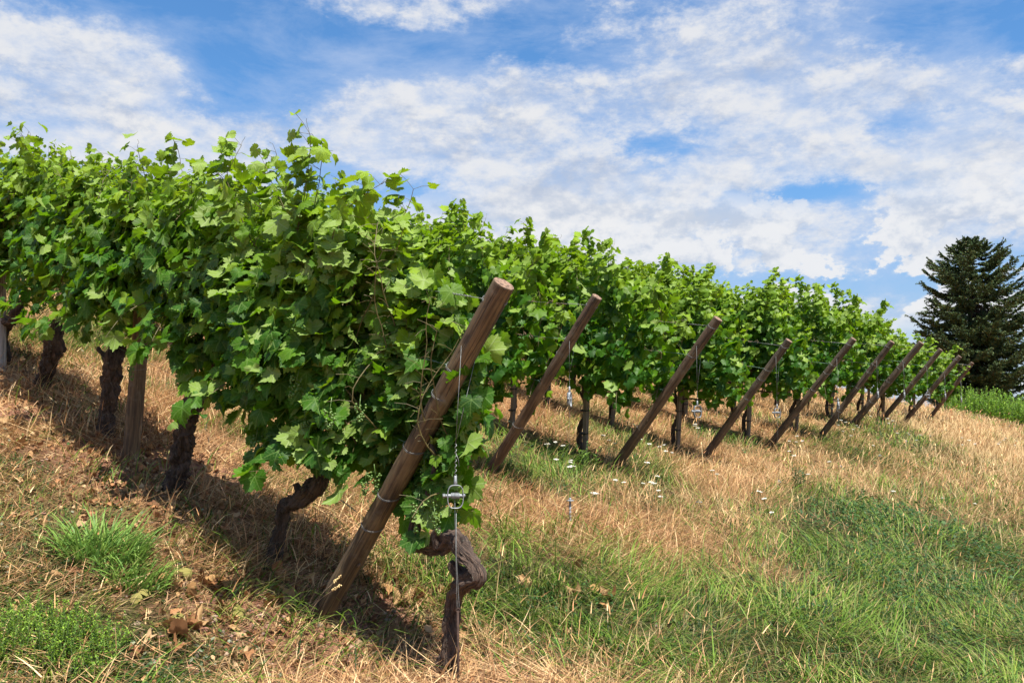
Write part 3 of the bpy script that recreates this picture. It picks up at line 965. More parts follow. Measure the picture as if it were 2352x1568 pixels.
# rows: distance of the row's plane, end post foot and top on sight lines, real post height above ground
POSTS = [((748, 1403), (1158, 650), 1.60), ((1121, 1090), (1372, 681), 1.57), ((1406, 1080), (1650, 732), 1.60), ((1610, 1060), (1813, 782), 1.57),
         ((1766, 1025), (1961, 778), 1.60), ((1881, 1008), (2049, 784), 1.60), ((1958, 977), (2116, 786), 1.58), ((2023, 968), (2161, 802), 1.48),
         ((2064, 982), (2205, 818), 1.58), ((2128, 968), (2234, 833), 1.50)]
ORD = ['nearest', 'second', 'third', 'fourth', 'fifth', 'sixth', 'seventh', 'eighth', 'ninth', 'farthest']


def on_plane(px, py, b):
    d = px_ray(px, py); return d * (b / (N2 @ d[:2]))


ROWS = []
for (bp, tp, hgt) in POSTS:
    B = on_plane(*bp, 1.0); T = on_plane(*tp, 1.0); k = hgt / (T[2] - B[2])
    ROWS.append(dict(b=k, base=B * k, top=T * k, a=float(U2 @ (B * k)[:2])))


def row_point(i, a, dz=0.0, off=0.0):
    p = U2 * a + N2 * (ROWS[i]['b'] + off)
    return np.array([p[0], p[1], terrain(p[0], p[1]) + dz])


# ------------------------------------------------------------------ old vines of the nearest row, each with its own trunk
def ragged_stem(g, C, rr, seed, sides):
    """old vine wood: stringy twisted ridges, swellings and flaking bark in the surface itself"""
    rng = np.random.default_rng(seed)
    ln = np.concatenate([[0], np.cumsum(np.linalg.norm(np.diff(C, axis=0), axis=1))])
    n = max(8, int(ln[-1] / .006)); q = np.linspace(0, ln[-1], n)
    P = np.stack([np.interp(q, ln, C[:, k]) for k in range(3)], 1); r0 = np.interp(q, ln, rr)
    for k in range(3):
        P[:, k] += r0 * .55 * (fbm(q * 9 + 31 * k, q * 0 + seed, 7, 3, 1.0) - .5)
    th = np.linspace(0, 2 * np.pi, sides, endpoint=False)
    Q, TH = np.meshgrid(q, th, indexing='ij'); A = TH + Q * 4.0
    ridge = fbm(2.6 * np.cos(A) + Q * 1.5 + seed, 2.6 * np.sin(A) + Q * .9 + 50, 13, 3, 1.0) - .5
    strand = np.abs(fbm(7 * np.cos(A) + Q * 3 + seed, 7 * np.sin(A) + Q * 2 + 90, 23, 3, 1.0) - .5)
    lump = fbm(1.3 * np.cos(TH) + Q * 13 + seed, 1.3 * np.sin(TH) + Q * 9, 37, 3, 1.0) - .5
    flake = fbm(5 * np.cos(TH) + seed, 5 * np.sin(TH) + Q * 26, 41, 2, 1.0) - .5
    lump2 = fbm(2.2 * np.cos(TH) + Q * 24 + seed, 2.2 * np.sin(TH) + Q * 17, 47, 2, 1.0) - .5
    k = 1 + .56 * ridge - .50 * strand + .72 * lump + .40 * lump2 + .34 * flake
    T = np.gradient(P, axis=0); T /= np.linalg.norm(T, axis=1)[:, None]
    u = np.cross(T[0], [0.3, 1, 0.1]); u /= np.linalg.norm(u); U = []
    for i in range(n):
        u = u - T[i] * (u @ T[i]); u = u / np.linalg.norm(u); U.append(u)
    U = np.array(U); Wv = np.cross(T, U); R_ = r0[:, None] * k
    V = P[:, None] + R_[..., None] * (np.cos(TH)[..., None] * U[:, None] + np.sin(TH)[..., None] * Wv[:, None])
    buv = np.stack([np.cos(A) * .05, np.sin(A) * .05, Q], -1).reshape(-1, 3)
    if sides > 30:                     # loose strings of peeling bark
        G = V.reshape(n, sides, 3)
        for _ in range(int(n * .8)):
            i0 = rng.integers(0, n - 7); s0 = rng.integers(0, sides); m_ = rng.integers(4, 10)
            pts = np.array([G[min(n - 1, i0 + q_), (s0 + int(q_ * rng.choice([0, .3]))) % sides] for q_ in range(m_)])
            off_ = (pts - P[[min(n - 1, i0 + q_) for q_ in range(m_)]]) * np.linspace(.0, .14 * rng.random(), m_)[:, None]
            tube(g, pts + off_, np.linspace(.0026, .0012, m_) * (.6 + .8 * rng.random()), 4, 0, False, buv=rng.random(3) * .1)
    i = np.arange(n - 1)[:, None] * sides; j = np.arange(sides)[None]; k2 = (j + 1) % sides
    quads = np.stack([i + j, i + k2, i + sides + k2, i + sides + j], -1).reshape(-1, 4)
    g.add(V.reshape(-1, 3), [quads, np.arange(sides)[::-1][None], (np.arange(sides) + (n - 1) * sides)[None]], 0, buv=buv)


def near_trunk(name_mat, pts_px, radii, row_b, root, base, seed, gn=.062, sides=26, branches=()):
    rng = np.random.default_rng(seed)
    P = to_local([on_plane(x, y, row_b + o) for (x, y, o) in pts_px], base)
    C = catmull(P, 13)
    rr = np.interp(np.linspace(0, 1, len(C)), np.linspace(0, 1, len(radii)), radii)
    g = Geo()
    ragged_stem(g, C, rr, seed, 44)
    for (bp, br) in branches:
        Q = catmull(to_local([on_plane(x, y, row_b + o) for (x, y, o) in bp], base), 7)
        ragged_stem(g, Q, np.interp(np.linspace(0, 1, len(Q)), np.linspace(0, 1, len(br)), br), seed + 5, 18)
    return g.obj('trunk', M[name_mat], root)


b1 = ROWS[0]['b']
NEAR = [
    dict(px=(1030, 1568), mat='bark_lit', zlo=.60, thick=.17, x0=-.84, x1=.14, ztop=1.95, flip=.30, shoots=21, fill=980, yoff=.15, bound=([.5, .9, 1.3, 1.55, 2.0, 2.3], [-.06, -.02, .10, .05, -.20, -.30]), tops=-.10, wind=.30, seed=101, plume=(-.34, -.10, .16), clear=.97, behind=(-.62, -.05),
         path=[(1022, 1585, 0), (1032, 1500, 0), (1036, 1430, 0), (1044, 1370, .0), (1068, 1338, -.02), (1094, 1322, -.04), (1088, 1296, -.03), (1064, 1262, -.01), (1044, 1240, .0), (1018, 1250, .02), (985, 1258, .0), (952, 1238, -.02)],
         rad=[.058, .039, .033, .035, .041, .041, .036, .041, .042, .040, .033, .022],
         br=[([(955, 1240, -.02), (945, 1215, -.02), (950, 1190, -.02)], [.022, .014, .012]), ([(1005, 1252, 0), (1000, 1228, -.02), (1006, 1214, -.03)], [.030, .022, .013]), ([(1030, 1246, 0), (1040, 1222, .01)], [.032, .018]), ([(1070, 1330, 0), (1040, 1300, -.03), (1036, 1290, -.04)], [.034, .024, .014]), ([(978, 1256, 0), (950, 1262, -.02)], [.026, .014]), ([(975, 1250, 0), (958, 1225, .02), (970, 1180, 0), (985, 1120, 0), (1000, 1060, 0), (985, 1000, .03), (968, 960, .05)], [.020, .014, .012, .011, .009, .008])],
         label='old vine with an elbowed bare trunk in front of the thick leaning post', grapes=[(990, 1140, -.04), (962, 1150, -.03), (1000, 1045, .02), (975, 1070, .02)]),
    dict(px=(634, 1290), mat='bark_old', zlo=.76, x0=-.66, x1=.62, ztop=1.82, flip=.22, shoots=22, fill=760, tops=.05, wind=.12, seed=102, plume=(.10, .46, .34),
         path=[(630, 1300, 0), (638, 1240, 0), (650, 1190, 0), (658, 1160, 0), (682, 1150, -.02), (712, 1130, -.02), (738, 1095, 0), (745, 1060, 0), (740, 1000, .02)],
         rad=[.050, .038, .036, .040, .050, .056, .048, .036, .025],
         br=[([(690, 1140, 0), (680, 1110, -.02)], [.026, .018]), ([(735, 1080, 0), (690, 1000, .02), (640, 940, .03)], [.02, .012, .01])],
         label='old vine with a crooked lichen covered trunk left of the thick leaning post', grapes=[(682, 865, -.27), (760, 935, -.27), (828, 925, -.25), (840, 1100, -.1), (860, 1085, -.08), (1000, 1180, -.2), (590, 1000, -.22), (700, 960, -.25)]),
    dict(px=(400, 1130), mat='bark_old', zlo=1.04, x0=-.62, x1=.66, ztop=1.90, flip=.10, shoots=20, fill=560, tops=0, wind=.0, seed=103,
         path=[(396, 1150, 0), (408, 1080, 0), (420, 1010, 0), (432, 950, 0), (446, 915, 0), (470, 880, .02), (492, 840, .04), (505, 790, .04)],
         rad=[.070, .068, .066, .070, .066, .050, .038, .03], br=[([(470, 885, .02), (440, 860, 0), (410, 820, 0)], [.03, .018, .014])],
         label='stout straight dark old vine trunk right of the wooden line post', grapes=[(415, 850, -.1), (640, 900, -.2), (470, 850, -.1)]),
    dict(px=(245, 1000), mat='bark_old', zlo=.78, x0=-.60, x1=.62, ztop=1.90, flip=.08, shoots=18, fill=520, tops=0, wind=.0, seed=104,
         path=[(243, 1010, 0), (246, 960, 0), (252, 910, 0), (258, 865, 0), (262, 830, 0), (266, 790, .03)],
         rad=[.066, .056, .058, .066, .074, .05], br=[([(258, 840, 0), (225, 800, 0)], [.03, .018])],
         label='short thick headed old vine just left of the wooden line post', grapes=[(300, 835, -.15), (350, 760, -.25)]),
    dict(px=(95, 895), mat='bark_old', zlo=.78, x0=-.62, x1=.60, ztop=1.83, flip=.08, shoots=18, fill=500, tops=0, wind=.0, seed=105,
         path=[(92, 905, 0), (100, 870, 0), (110, 835, 0), (120, 800, 0), (124, 770, 0), (132, 740, .03)],
         rad=[.070, .062, .066, .076, .076, .05], br=[],
         label='leaning old vine with a knobbly trunk head near the left edge', grapes=[(100, 690, -.25), (180, 700, -.2)]),
    dict(px=(6, 845), mat='bark_old', zlo=.80, x0=-.60, x1=.60, ztop=1.78, flip=.08, shoots=17, fill=460, tops=0, wind=.0, seed=106,
         path=[(4, 850, 0), (10, 815, 0), (6, 775, 0), (16, 745, 0), (40, 722, 0), (48, 690, .03)],
         rad=[.060, .050, .048, .052, .050, .035], br=[],
         label='bent old vine at the left edge beside the pale post', grapes=[]),
]
for q in NEAR:
    base = on_plane(*q['px'], b1); gz = terrain(base[0], base[1])
    base = np.array([base[0], base[1], gz])
    root = empty('grapevine', base, ROT_ROW)
    tag(root, q['label'], 'grapevine', 'old vines of the nearest row')
    near_trunk(q['mat'], q['path'], q['rad'], b1, root, base, q['seed'], branches=q['br'])
    pl = to_local([ROWS[0]['base'], ROWS[0]['top']], base)
    lv, cn = vine_canopy(q['seed'], q['x0'], q['x1'], q['zlo'], q['ztop'], q['shoots'] + 2, int(q['fill'] * 1.3), LEAF_HI, .114, q['flip'], q.get('thick', .25), .10, q['tops'], wind=q['wind'],
                         post=pl, clear=q.get('clear', .75), behind=q.get('behind'), yoff=q.get('yoff', 0.0), bound=q.get('bound'), tallk=.7, plume=q.get('plume'))
    lv.obj('foliage', M['leaf_near'], root); cn.obj('cane', M['cane'], root)
    rng = np.random.default_rng(q['seed'])
    hang_grapes(root, to_local([on_plane(x, y, b1 + o) for (x, y, o) in q['grapes']], base) if q['grapes'] else [], rng)
NEAR_A = [float(U2 @ on_plane(*q['px'], b1)[:2]) for q in NEAR]

# ------------------------------------------------------------------ vines of the other rows: a few kinds, copied
KINDS = []
for i in range(5):
    rng = np.random.default_rng(300 + i)
    root = empty('grapevine', (0, 0, 0), ROT_ROW)
    g = Geo()
    bend = rng.normal() * .05
    P = np.array([(0, .0, -.06), (-.02 + bend, .01, .15), (.01 + bend * 1.3, -.01, .36), (.03, .0, .55), (.0, .0, .74), (-.03, .01, .95)])
    tube(g, catmull(P, 6), np.interp(np.linspace(0, 1, 31), [0, .5, .8, 1], [.034, .027, .030, .014]), 9, 0, True, .10, rng)
    for s in (-1, 1):
        tube(g, catmull(np.array([(0, 0, .68), (s * .14, .01, .80 - SLOPE * s * .14), (s * .45, 0, .86 - SLOPE * s * .45)]), 5), np.linspace(.018, .010, 11), 7, 0, True, .08, rng)
    g.obj('trunk', M['bark_thin'], root)
    endkind = i >= 3
    lv, cn = vine_canopy(300 + i, -.60, (1.0 if endkind else .60), .84, 2.08 + .04 * i, 21 if endkind else 17, 520 if endkind else 420, LEAF_MID, .114, .10, .26, .46, -.10 if endkind else 0, 4, cord=.90, post=((.40, 0, -.10), (1.73, 0, 1.50)) if endkind else None, clear=.9)
    lv.obj('foliage', M['leaf_far'], root); cn.obj('cane', M['cane'], root)
    KINDS.append(root)
used = set()
COUNTS = [0, 12, 9, 8, 7, 7, 6, 5, 5, 4]
NTH = ['end', 'second', 'third', 'fourth', 'fifth', 'sixth', 'seventh', 'eighth', 'ninth', 'tenth', 'eleventh', 'twelfth', 'thirteenth']


def place_vine(i, k, a, rng, label, group):
    kind = int(rng.integers(3, 5)) if k == 0 else int(rng.integers(0, 3))
    o = KINDS[kind] if kind not in used else copy_tree(KINDS[kind]); used.add(kind)
    o.location = row_point(i, a)
    s = .84 if i == 0 else .94 + .13 * rng.random() if i < 7 else .84 + .07 * rng.random()
    o.scale = (1.0, (1 if k == 0 or rng.random() < .5 else -1) * (1 + .1 * rng.random()), s)
    tag(o, label, 'grapevine', group)
    return o


def make_stake():
    g = Geo(); s = .024
    zs = np.linspace(-.12, 1.35, 9)
    rng = np.random.default_rng(5)
    V = []
    for z in zs:
        w_ = s * (1 + .06 * rng.normal())
        V += [(-w_, -w_, z), (w_, -w_, z), (w_, w_, z), (-w_, w_, z)]
    q = []
    for i in range(len(zs) - 1):
        for j in range(4):
            k = (j + 1) % 4; q.append((4 * i + j, 4 * i + k, 4 * i + 4 + k, 4 * i + 4 + j))
    q.append((3, 2, 1, 0)); n = 4 * (len(zs) - 1); q.append((n, n + 1, n + 2, n + 3))
    g.add(V, [np.array(q)])
    o = g.obj('vine_stake', M['stake'], smooth=False)
    for z in (.32, .58):
        gg = Geo(); th = np.linspace(0, 2 * np.pi, 17)
        P = np.stack([.046 * np.cos(th) - .018, .036 * np.sin(th), z + .006 * np.sin(th)], -1)
        tube(gg, P, .009, 5, 0, False)
        gg.obj('rubber_tie', M['strap'], o)
    return o


stake0 = make_stake(); stake_used = False
rng = np.random.default_rng(55)
for i in range(1, 10):
    for k in range(COUNTS[i]):
        a = ROWS[i]['a'] + .40 + 1.14 * k + (rng.random() - .5) * .12
        lab = ('leafy end vine beside the leaning post of the %s row' % ORD[i]) if k == 0 else ('leafy vine, %s from the leaning post in the %s row' % (NTH[k], ORD[i]))
        place_vine(i, k, a, rng, lab, 'young vines in the far rows')
        if k < (6 if i < 4 else 3):
            st = stake0 if not stake_used else copy_tree(stake0); stake_used = True
            st.location = row_point(i, a - .035, 0, -.045); st.rotation_euler = (rng.normal() * .02, R(4) + rng.normal() * .03, ROT_ROW + rng.normal() * .2)
            tag(st, 'grey wooden stake tied to the %s vine of the %s row' % (NTH[k], ORD[i]), 'stake', 'stakes beside the young vines')
# the next vines of the nearest row, running out of the picture
for k, a in enumerate((10.25, 11.4)):
    place_vine(0, 3, a, rng, 'leafy vine %s the left edge of the photo in the nearest row' % ('just inside', 'beyond')[k], 'old vines of the nearest row')


# ------------------------------------------------------------------ leaning end posts
def frame_z(axis):
    z = Vector(axis).normalized()
    return z.to_track_quat('Z', 'Y')


def loop_wire(root, r, z, tilt, rng, turns=2, mat='wire', rad=.0012):
    g = Geo(); th = np.linspace(0, 2 * np.pi * turns, 24 * turns + 1)
    rr = r + .003 + .0015 * rng.normal(size=len(th)) * 0
    P = np.stack([rr * np.cos(th), rr * np.sin(th), z + tilt * np.cos(th + .4) + .006 * (th / (2 * np.pi) - turns / 2) * rng.choice([-1, 1]) + .002 * np.sin(3 * th)], -1)
    tube(g, P, rad, 5, 0, True)
    tube(g, np.array([P[-1], P[-1] + [0.012, .006, .010], P[-1] + [.014, .012, -.012]]), rad * 1.2, 5, 0, True)
    return g.obj('wire_loop', M[mat], root)


WIRE_F = [.955, .775, .70, .545, .30]
POST_LABEL = ['thick weathered brown leaning end post closest to the camera', 'reddish leaning end post with a round top, second from the left',
              'reddish brown leaning end post, third from the left', 'dark leaning end post whose top is hidden under leaves',
              'leaning end post between the leaf covered post and a knotty one, fifth from the left', 'leaning end post with a knobbly foot, sixth from the left', 'thick dark leaning end post, fourth from the spruce',
              'pale brown leaning end post with a leaf on its top', 'leaning end post with a pale cut top, second from the spruce', 'slim reddish leaning end post closest to the spruce']
POST_MAT = ['post_near', 'post_red', 'post_red', 'post_brown', 'post_brown', 'post_brown', 'post_brown', 'post_brown', 'post_brown', 'post_red']
POST_R = [.053, .049, .052, .050, .050, .050, .062, .050, .052, .048]
for i, rw in enumerate(ROWS):
    rng = np.random.default_rng(700 + i)
    B, T = rw['base'].copy(), rw['top']; ax = (T - B); Lp = np.linalg.norm(ax); ax = ax / Lp
    r0 = POST_R[i]; g = Geo()
    zz_ = np.concatenate([np.linspace(-.28, Lp - .012, 26), [Lp - .003, Lp]])
    rad = r0 * (1.06 - .10 * (zz_ / Lp)) * (1 + .012 * rng.normal(size=len(zz_))); rad[-1] *= .955
    wob = np.stack([.006 * np.sin(zz_ * 2.3 + i), .006 * np.cos(zz_ * 1.7 + i), zz_], -1)
    tube(g, wob, rad, 28, 0, False, .010, rng)
    nv = 28 * len(zz_)
    # cut end: slightly domed disc
    top = g.V[-1][-28:]
    c = top.mean(0) + np.array([0, 0, .003])
    g.add(np.vstack([top + np.array([0, 0, .0006]), c[None]]), [np.stack([np.arange(28), (np.arange(28) + 1) % 28, np.full(28, 28)], -1)], 1)
    for k in range(5 if i in (5, 2, 6) else 3):                      # branch stubs
        th = rng.random() * 6.28; zk = (.15 + .75 * rng.random()) * Lp; rk = .012 + .010 * rng.random()
        spheres(g, [(r0 * .97 * math.cos(th), r0 * .97 * math.sin(th), zk)], np.array([[rk * .7, rk * .7, rk]]), 0, .1, rng)
    if i == 5:
        spheres(g, [(r0 * .9, -.01, .30), (r0 * .7, -.03, .36)], np.array([[.028, .028, .04], [.02, .02, .03]]), 0, .1, rng)
    o = g.obj('end_post', [M[POST_MAT[i]], M['end_grain']])
    o.location = B; o.rotation_mode = 'QUATERNION'; o.rotation_quaternion = frame_z(ax)
    tag(o, POST_LABEL[i], 'post', 'leaning wooden end posts of the vine rows')
    for f in WIRE_F + ([.40] if i == 0 else []):
        loop_wire(o, r0 * (1.06 - .10 * f), f * Lp, .014 + .006 * rng.random(), rng, 2)
    rw.update(ax=ax, L=Lp, r=r0)


# ------------------------------------------------------------------ trellis wires
NAME_W = ['top', 'upper', 'middle', 'lower']
for i, rw in enumerate(ROWS):
    rng = np.random.default_rng(900 + i)
    for j, f in enumerate((.955, .775, .545, .30)):
        p0 = rw['base'] + rw['ax'] * rw['L'] * f
        hz = (1.62, 1.30, 1.0, .72)[j]
        aend = rw['a'] + (9.5 if i == 0 else 1.2 * COUNTS[i] - .2)
        p1 = row_point(i, rw['a'] + 1.4, hz); p2 = row_point(i, aend, hz)
        s0 = p0 + (p1 - p0) / np.linalg.norm(p1 - p0) * (rw['r'] + .002)
        mid = s0 * .55 + p1 * .45 + np.array([0, 0, -.012])
        P = catmull(np.array([s0, mid, p1, (p1 + p2) / 2, p2]), 5)
        g = Geo(); tube(g, P, max(.0014, .00016 * p0[1]), 5)
        # twisted join near the post
        t_ = np.linspace(0, 1, 40); d = (mid - s0); ln = .13
        dn = d / np.linalg.norm(d); sx = np.cross(dn, [0, 0, 1]); sx /= np.linalg.norm(sx); sz = np.cross(sx, dn)
        H = s0 + dn * (.10 + ln * t_[:, None]) + .0042 * (np.cos(t_ * 44)[:, None] * sx + np.sin(t_ * 44)[:, None] * sz)
        tube(g, H, .0016, 4)
        root = g.obj('trellis_wire', M['wire_green' if j else 'wire'])
        tag(root, '%s trellis wire of the %s row tied to its leaning end post' % (NAME_W[j], ORD[i]), 'wire', 'trellis wires')
        if i in (1, 2, 3, 4, 5, 6, 7, 8) and j in (0, 1, 2):        # dead tendrils left from last year
            gt = Geo()
            for k in range(16):
                t0 = rng.random(); q = s0 + d * (.25 + .55 * t0); pts = [q]
                dd = rng.normal(size=3); dd /= np.linalg.norm(dd)
                for _ in range(5):
                    dd = dd + rng.normal(size=3) * .5; dd /= np.linalg.norm(dd); q = q + dd * .014; q = q * .85 + (s0 + dn * ((q - s0) @ dn)) * .15; pts.append(q)
                tube(gt, np.array(pts), .0019, 4)
            gt.obj('dead_tendril', M['tendril_dead'], root)


# ------------------------------------------------------------------ anchor wires with tensioners, and ground anchors
def tensioner(root, loc, yaw, s=1.0):
    """open strap frame with a winding spool and square bolt; hangs along local Z"""
    fr = Geo(); h, wd = .062 * s, .021 * s
    th = np.linspace(0, 2 * np.pi, 41)
    prof = []
    for t in th:
        x = wd * math.cos(t); z = h * .5 * math.sin(t)
        x = wd * np.sign(math.cos(t)) * abs(math.cos(t)) ** .55; z = (h * .5) * np.sign(math.sin(t)) * abs(math.sin(t)) ** .8
        prof.append((x, z))
    V = []; bw = .0075 * s; tk = .0022 * s
    for (x, z) in prof[:-1]:
        nrm = np.array([x / wd ** 2, z / (h * .5) ** 2]); nrm /= np.linalg.norm(nrm) + 1e-9
        for (yy, kk) in ((-bw, 0), (bw, 0), (bw, 1), (-bw, 1)):
            V.append((x + nrm[0] * tk * kk, yy, z + nrm[1] * tk * kk))
    n = len(prof) - 1; q = []
    for i in range(n):
        for j in range(4):
            k = (j + 1) % 4; i2 = (i + 1) % n
            q.append((4 * i + j, 4 * i2 + j, 4 * i2 + k, 4 * i + k))
    fr.add(V, [np.array(q)])
    tube(fr, np.array([(0, 0, h * .5), (0, 0, h * .5 + .012 * s), (0, 0, h * .5 + .028 * s)]), [.006 * s, .0045 * s, .004 * s], 8)
    f = fr.obj('tensioner_frame', M['zinc'], root)
    f.location = loc; f.rotation_euler = (0, 0, yaw)
    sp = Geo()
    tube(sp, np.array([(-.030 * s, 0, .004), (-.026 * s, 0, .004), (.026 * s, 0, .004), (.028 * s, 0, .004)]), [.0045 * s, .0055 * s, .0055 * s, .004 * s], 6)
    tt = np.linspace(0, 1, 80)
    tube(sp, np.stack([(-.012 + .024 * tt) * s, .0075 * s * np.cos(tt * 50), .004 + .0075 * s * np.sin(tt * 50)], -1), .0016 * s, 5)
    tube(sp, np.array([(-.036 * s, 0, .004), (-.029 * s, 0, .004)]), .0062 * s, 4)
    sp.obj('spool', M['zinc'], f)
    return f


TENS_PX = [(1046, 1140), (1308, 917), (1602, 945), (1785, 948), (1925, 932), (2016, 907), (2077, 908), (2131, 907), (2171, 910), (2208, 919)]
ANCH_LABEL = ['ground anchor rod beside the elbowed vine trunk', 'grey screw anchor with a flat cap in the straw']
for i, rw in enumerate(ROWS):
    rng = np.random.default_rng(1200 + i)
    off = -.085 if i == 0 else -(rw['r'] + .004)
    tpos = on_plane(*TENS_PX[i], rw['b'] + off)
    a_t = float(U2 @ tpos[:2])
    frac = (rw['a'] - a_t) / max(.1, (rw['a'] - float(U2 @ rw['top'][:2])))
    frac = min(.82, max(.6, frac * .97))
    frac = min(.88, max(.5, (rw['a'] - a_t) / (rw['a'] - float(U2 @ rw['top'][:2]))))
    p_top = rw['base'] + rw['ax'] * rw['L'] * frac - NP3 * rw['r']
    p_top2 = rw['base'] + rw['ax'] * rw['L'] * frac + NP3 * rw['r']
    foot = np.array([tpos[0], tpos[1], terrain(tpos[0], tpos[1])])
    if i == 0:
        foot = on_plane(1051, 1600, rw['b'] + off); foot[2] = terrain(foot[0], foot[1])
    rodh = .36 if i == 0 else (.17 if i == 1 else .06)
    rod_top = foot + np.array([0, 0, rodh])
    s = 1.55 if i == 0 else 1.9
    h = .062 * s
    t_up = tpos + np.array([0, 0, h * .5 + .028 * s]); t_dn = tpos - np.array([0, 0, h * .5])
    root = empty('anchor_wire', foot, 0)
    tag(root, 'vertical steel anchor wire with tensioner hanging from the %s leaning end post' % ORD[i], 'anchor wire', 'anchor wires with tensioners')
    L = lambda p: np.asarray(p) - foot
    g = Geo(); wr = max(.0013, .00012 * tpos[1])
    knot = t_up + np.array([0, 0, .14 if i == 0 else .10])
    tube(g, np.array([L(p_top), L(knot)]), wr, 5)
    tube(g, np.array([L(p_top2), L(knot + [.004, 0, .02])]), wr, 5)
    t_ = np.linspace(0, 1, 60)
    hx = L(t_up) * (1 - t_[:, None]) + L(knot) * t_[:, None] + (.0040 if i == 0 else .002) * np.stack([np.cos(t_ * 40), np.sin(t_ * 40), 0 * t_], -1)
    tube(g, hx, .0018 if i == 0 else wr, 5)
    if i == 0:
        tube(g, np.array([L(knot - [0, 0, .04]), L(knot - [-.012, 0, .07]), L(knot - [-.016, 0, .10])]), .0016, 5)
        tube(g, np.array([L(t_dn + [-.003, 0, .06]), L(t_dn + [-.001, 0, -.05]), L(rod_top + [-.004, -.004, .02]), L(rod_top + [-.002, 0, 0])]), wr * 1.1, 5)
        tube(g, np.array([L(t_dn + [.004, 0, -.02]), L(t_dn + [.005, 0, -.2]), L(rod_top + [.005, 0, .02]), L(rod_top)]), wr * 1.1, 5)
    else:
        tube(g, np.array([L(t_dn + [0, 0, .05]), L(t_dn), L(rod_top)]), wr, 5)
    g.obj('wire_strand', M['wire'], root)
    tensioner(root, L(tpos), R([8, 75, 20, 15, 80, 75, 70, 10, 70, 70][i]), s)
    # the anchor that holds it in the ground
    ga = Geo(); V0 = np.array([0, 0, -.05])
    if i == 0:
        tube(ga, np.array([(0, 0, -.15), (.002, 0, .12), (-.001, 0, rodh)]), .0052, 8)
        th = np.linspace(0, 6.28, 17); tube(ga, np.stack([.009 * np.cos(th), 0 * th, rodh + .009 * np.sin(th)], -1), .003, 6)
        o = ga.obj('ground_anchor', M['rust'])
    else:
        if i == 1:
            t2 = np.linspace(0, 1, 50); tube(ga, np.array([(0, 0, -.1), (0, 0, rodh)]), .0085, 8)
            tube(ga, np.stack([.009 * np.cos(t2 * 40), .009 * np.sin(t2 * 40), -.05 + (rodh + .03) * t2], -1), .004, 5)
        else:
            tube(ga, np.array([(0, 0, -.1), (0, 0, rodh)]), .008, 8)
        tube(ga, np.array([(0, 0, rodh), (0, 0, rodh + .004), (0, 0, rodh + .007)]), [.034, .034, .028], 14)
        tube(ga, np.array([(0, 0, rodh), (0, 0, rodh + .025)]), .011, 8)
        o = ga.obj('ground_anchor', M['zinc'])
    o.location = foot
    tag(o, ['rusty anchor rod in the ground in front of the elbowed vine trunk', 'grey screw anchor with a flat cap in the straw right of the second post'][i] if i < 2 else
        'small metal ground anchor below the %s leaning end post' % ORD[i], 'ground anchor', 'ground anchors of the end posts')


# ------------------------------------------------------------------ upright line posts in the nearest row
def line_post(px_base, px_top, rad, mat, label, off=0.0):
    B = on_plane(*px_base, b1 + off); B[2] = terrain(B[0], B[1]); T = on_plane(*px_top, b1 + off)
    ax = T - B; L = np.linalg.norm(ax); rng = np.random.default_rng(int(px_base[1]))
    g = Geo(); z = np.linspace(-.2, L, 16)
    tube(g, np.stack([.004 * np.sin(z * 3), .004 * np.cos(z * 2), z], -1), rad * (1.04 - .06 * z / L), 22, 0, True, .014, rng)
    o = g.obj('line_post', M[mat]); o.location = B; o.rotation_mode = 'QUATERNION'; o.rotation_quaternion = frame_z(ax)
    tag(o, label, 'post', 'upright line posts of the nearest row')
    for f in (.35, .72):
        loop_wire(o, rad, f * L, .006, rng, 1)


line_post((302, 1010), (345, 470), .055, 'post_near', 'upright grey brown wooden line post among the old vines')
line_post((4, 838), (5, 442), .040, 'grey_post', 'pale grey line post at the left edge with a bent vine beside it', -.05)


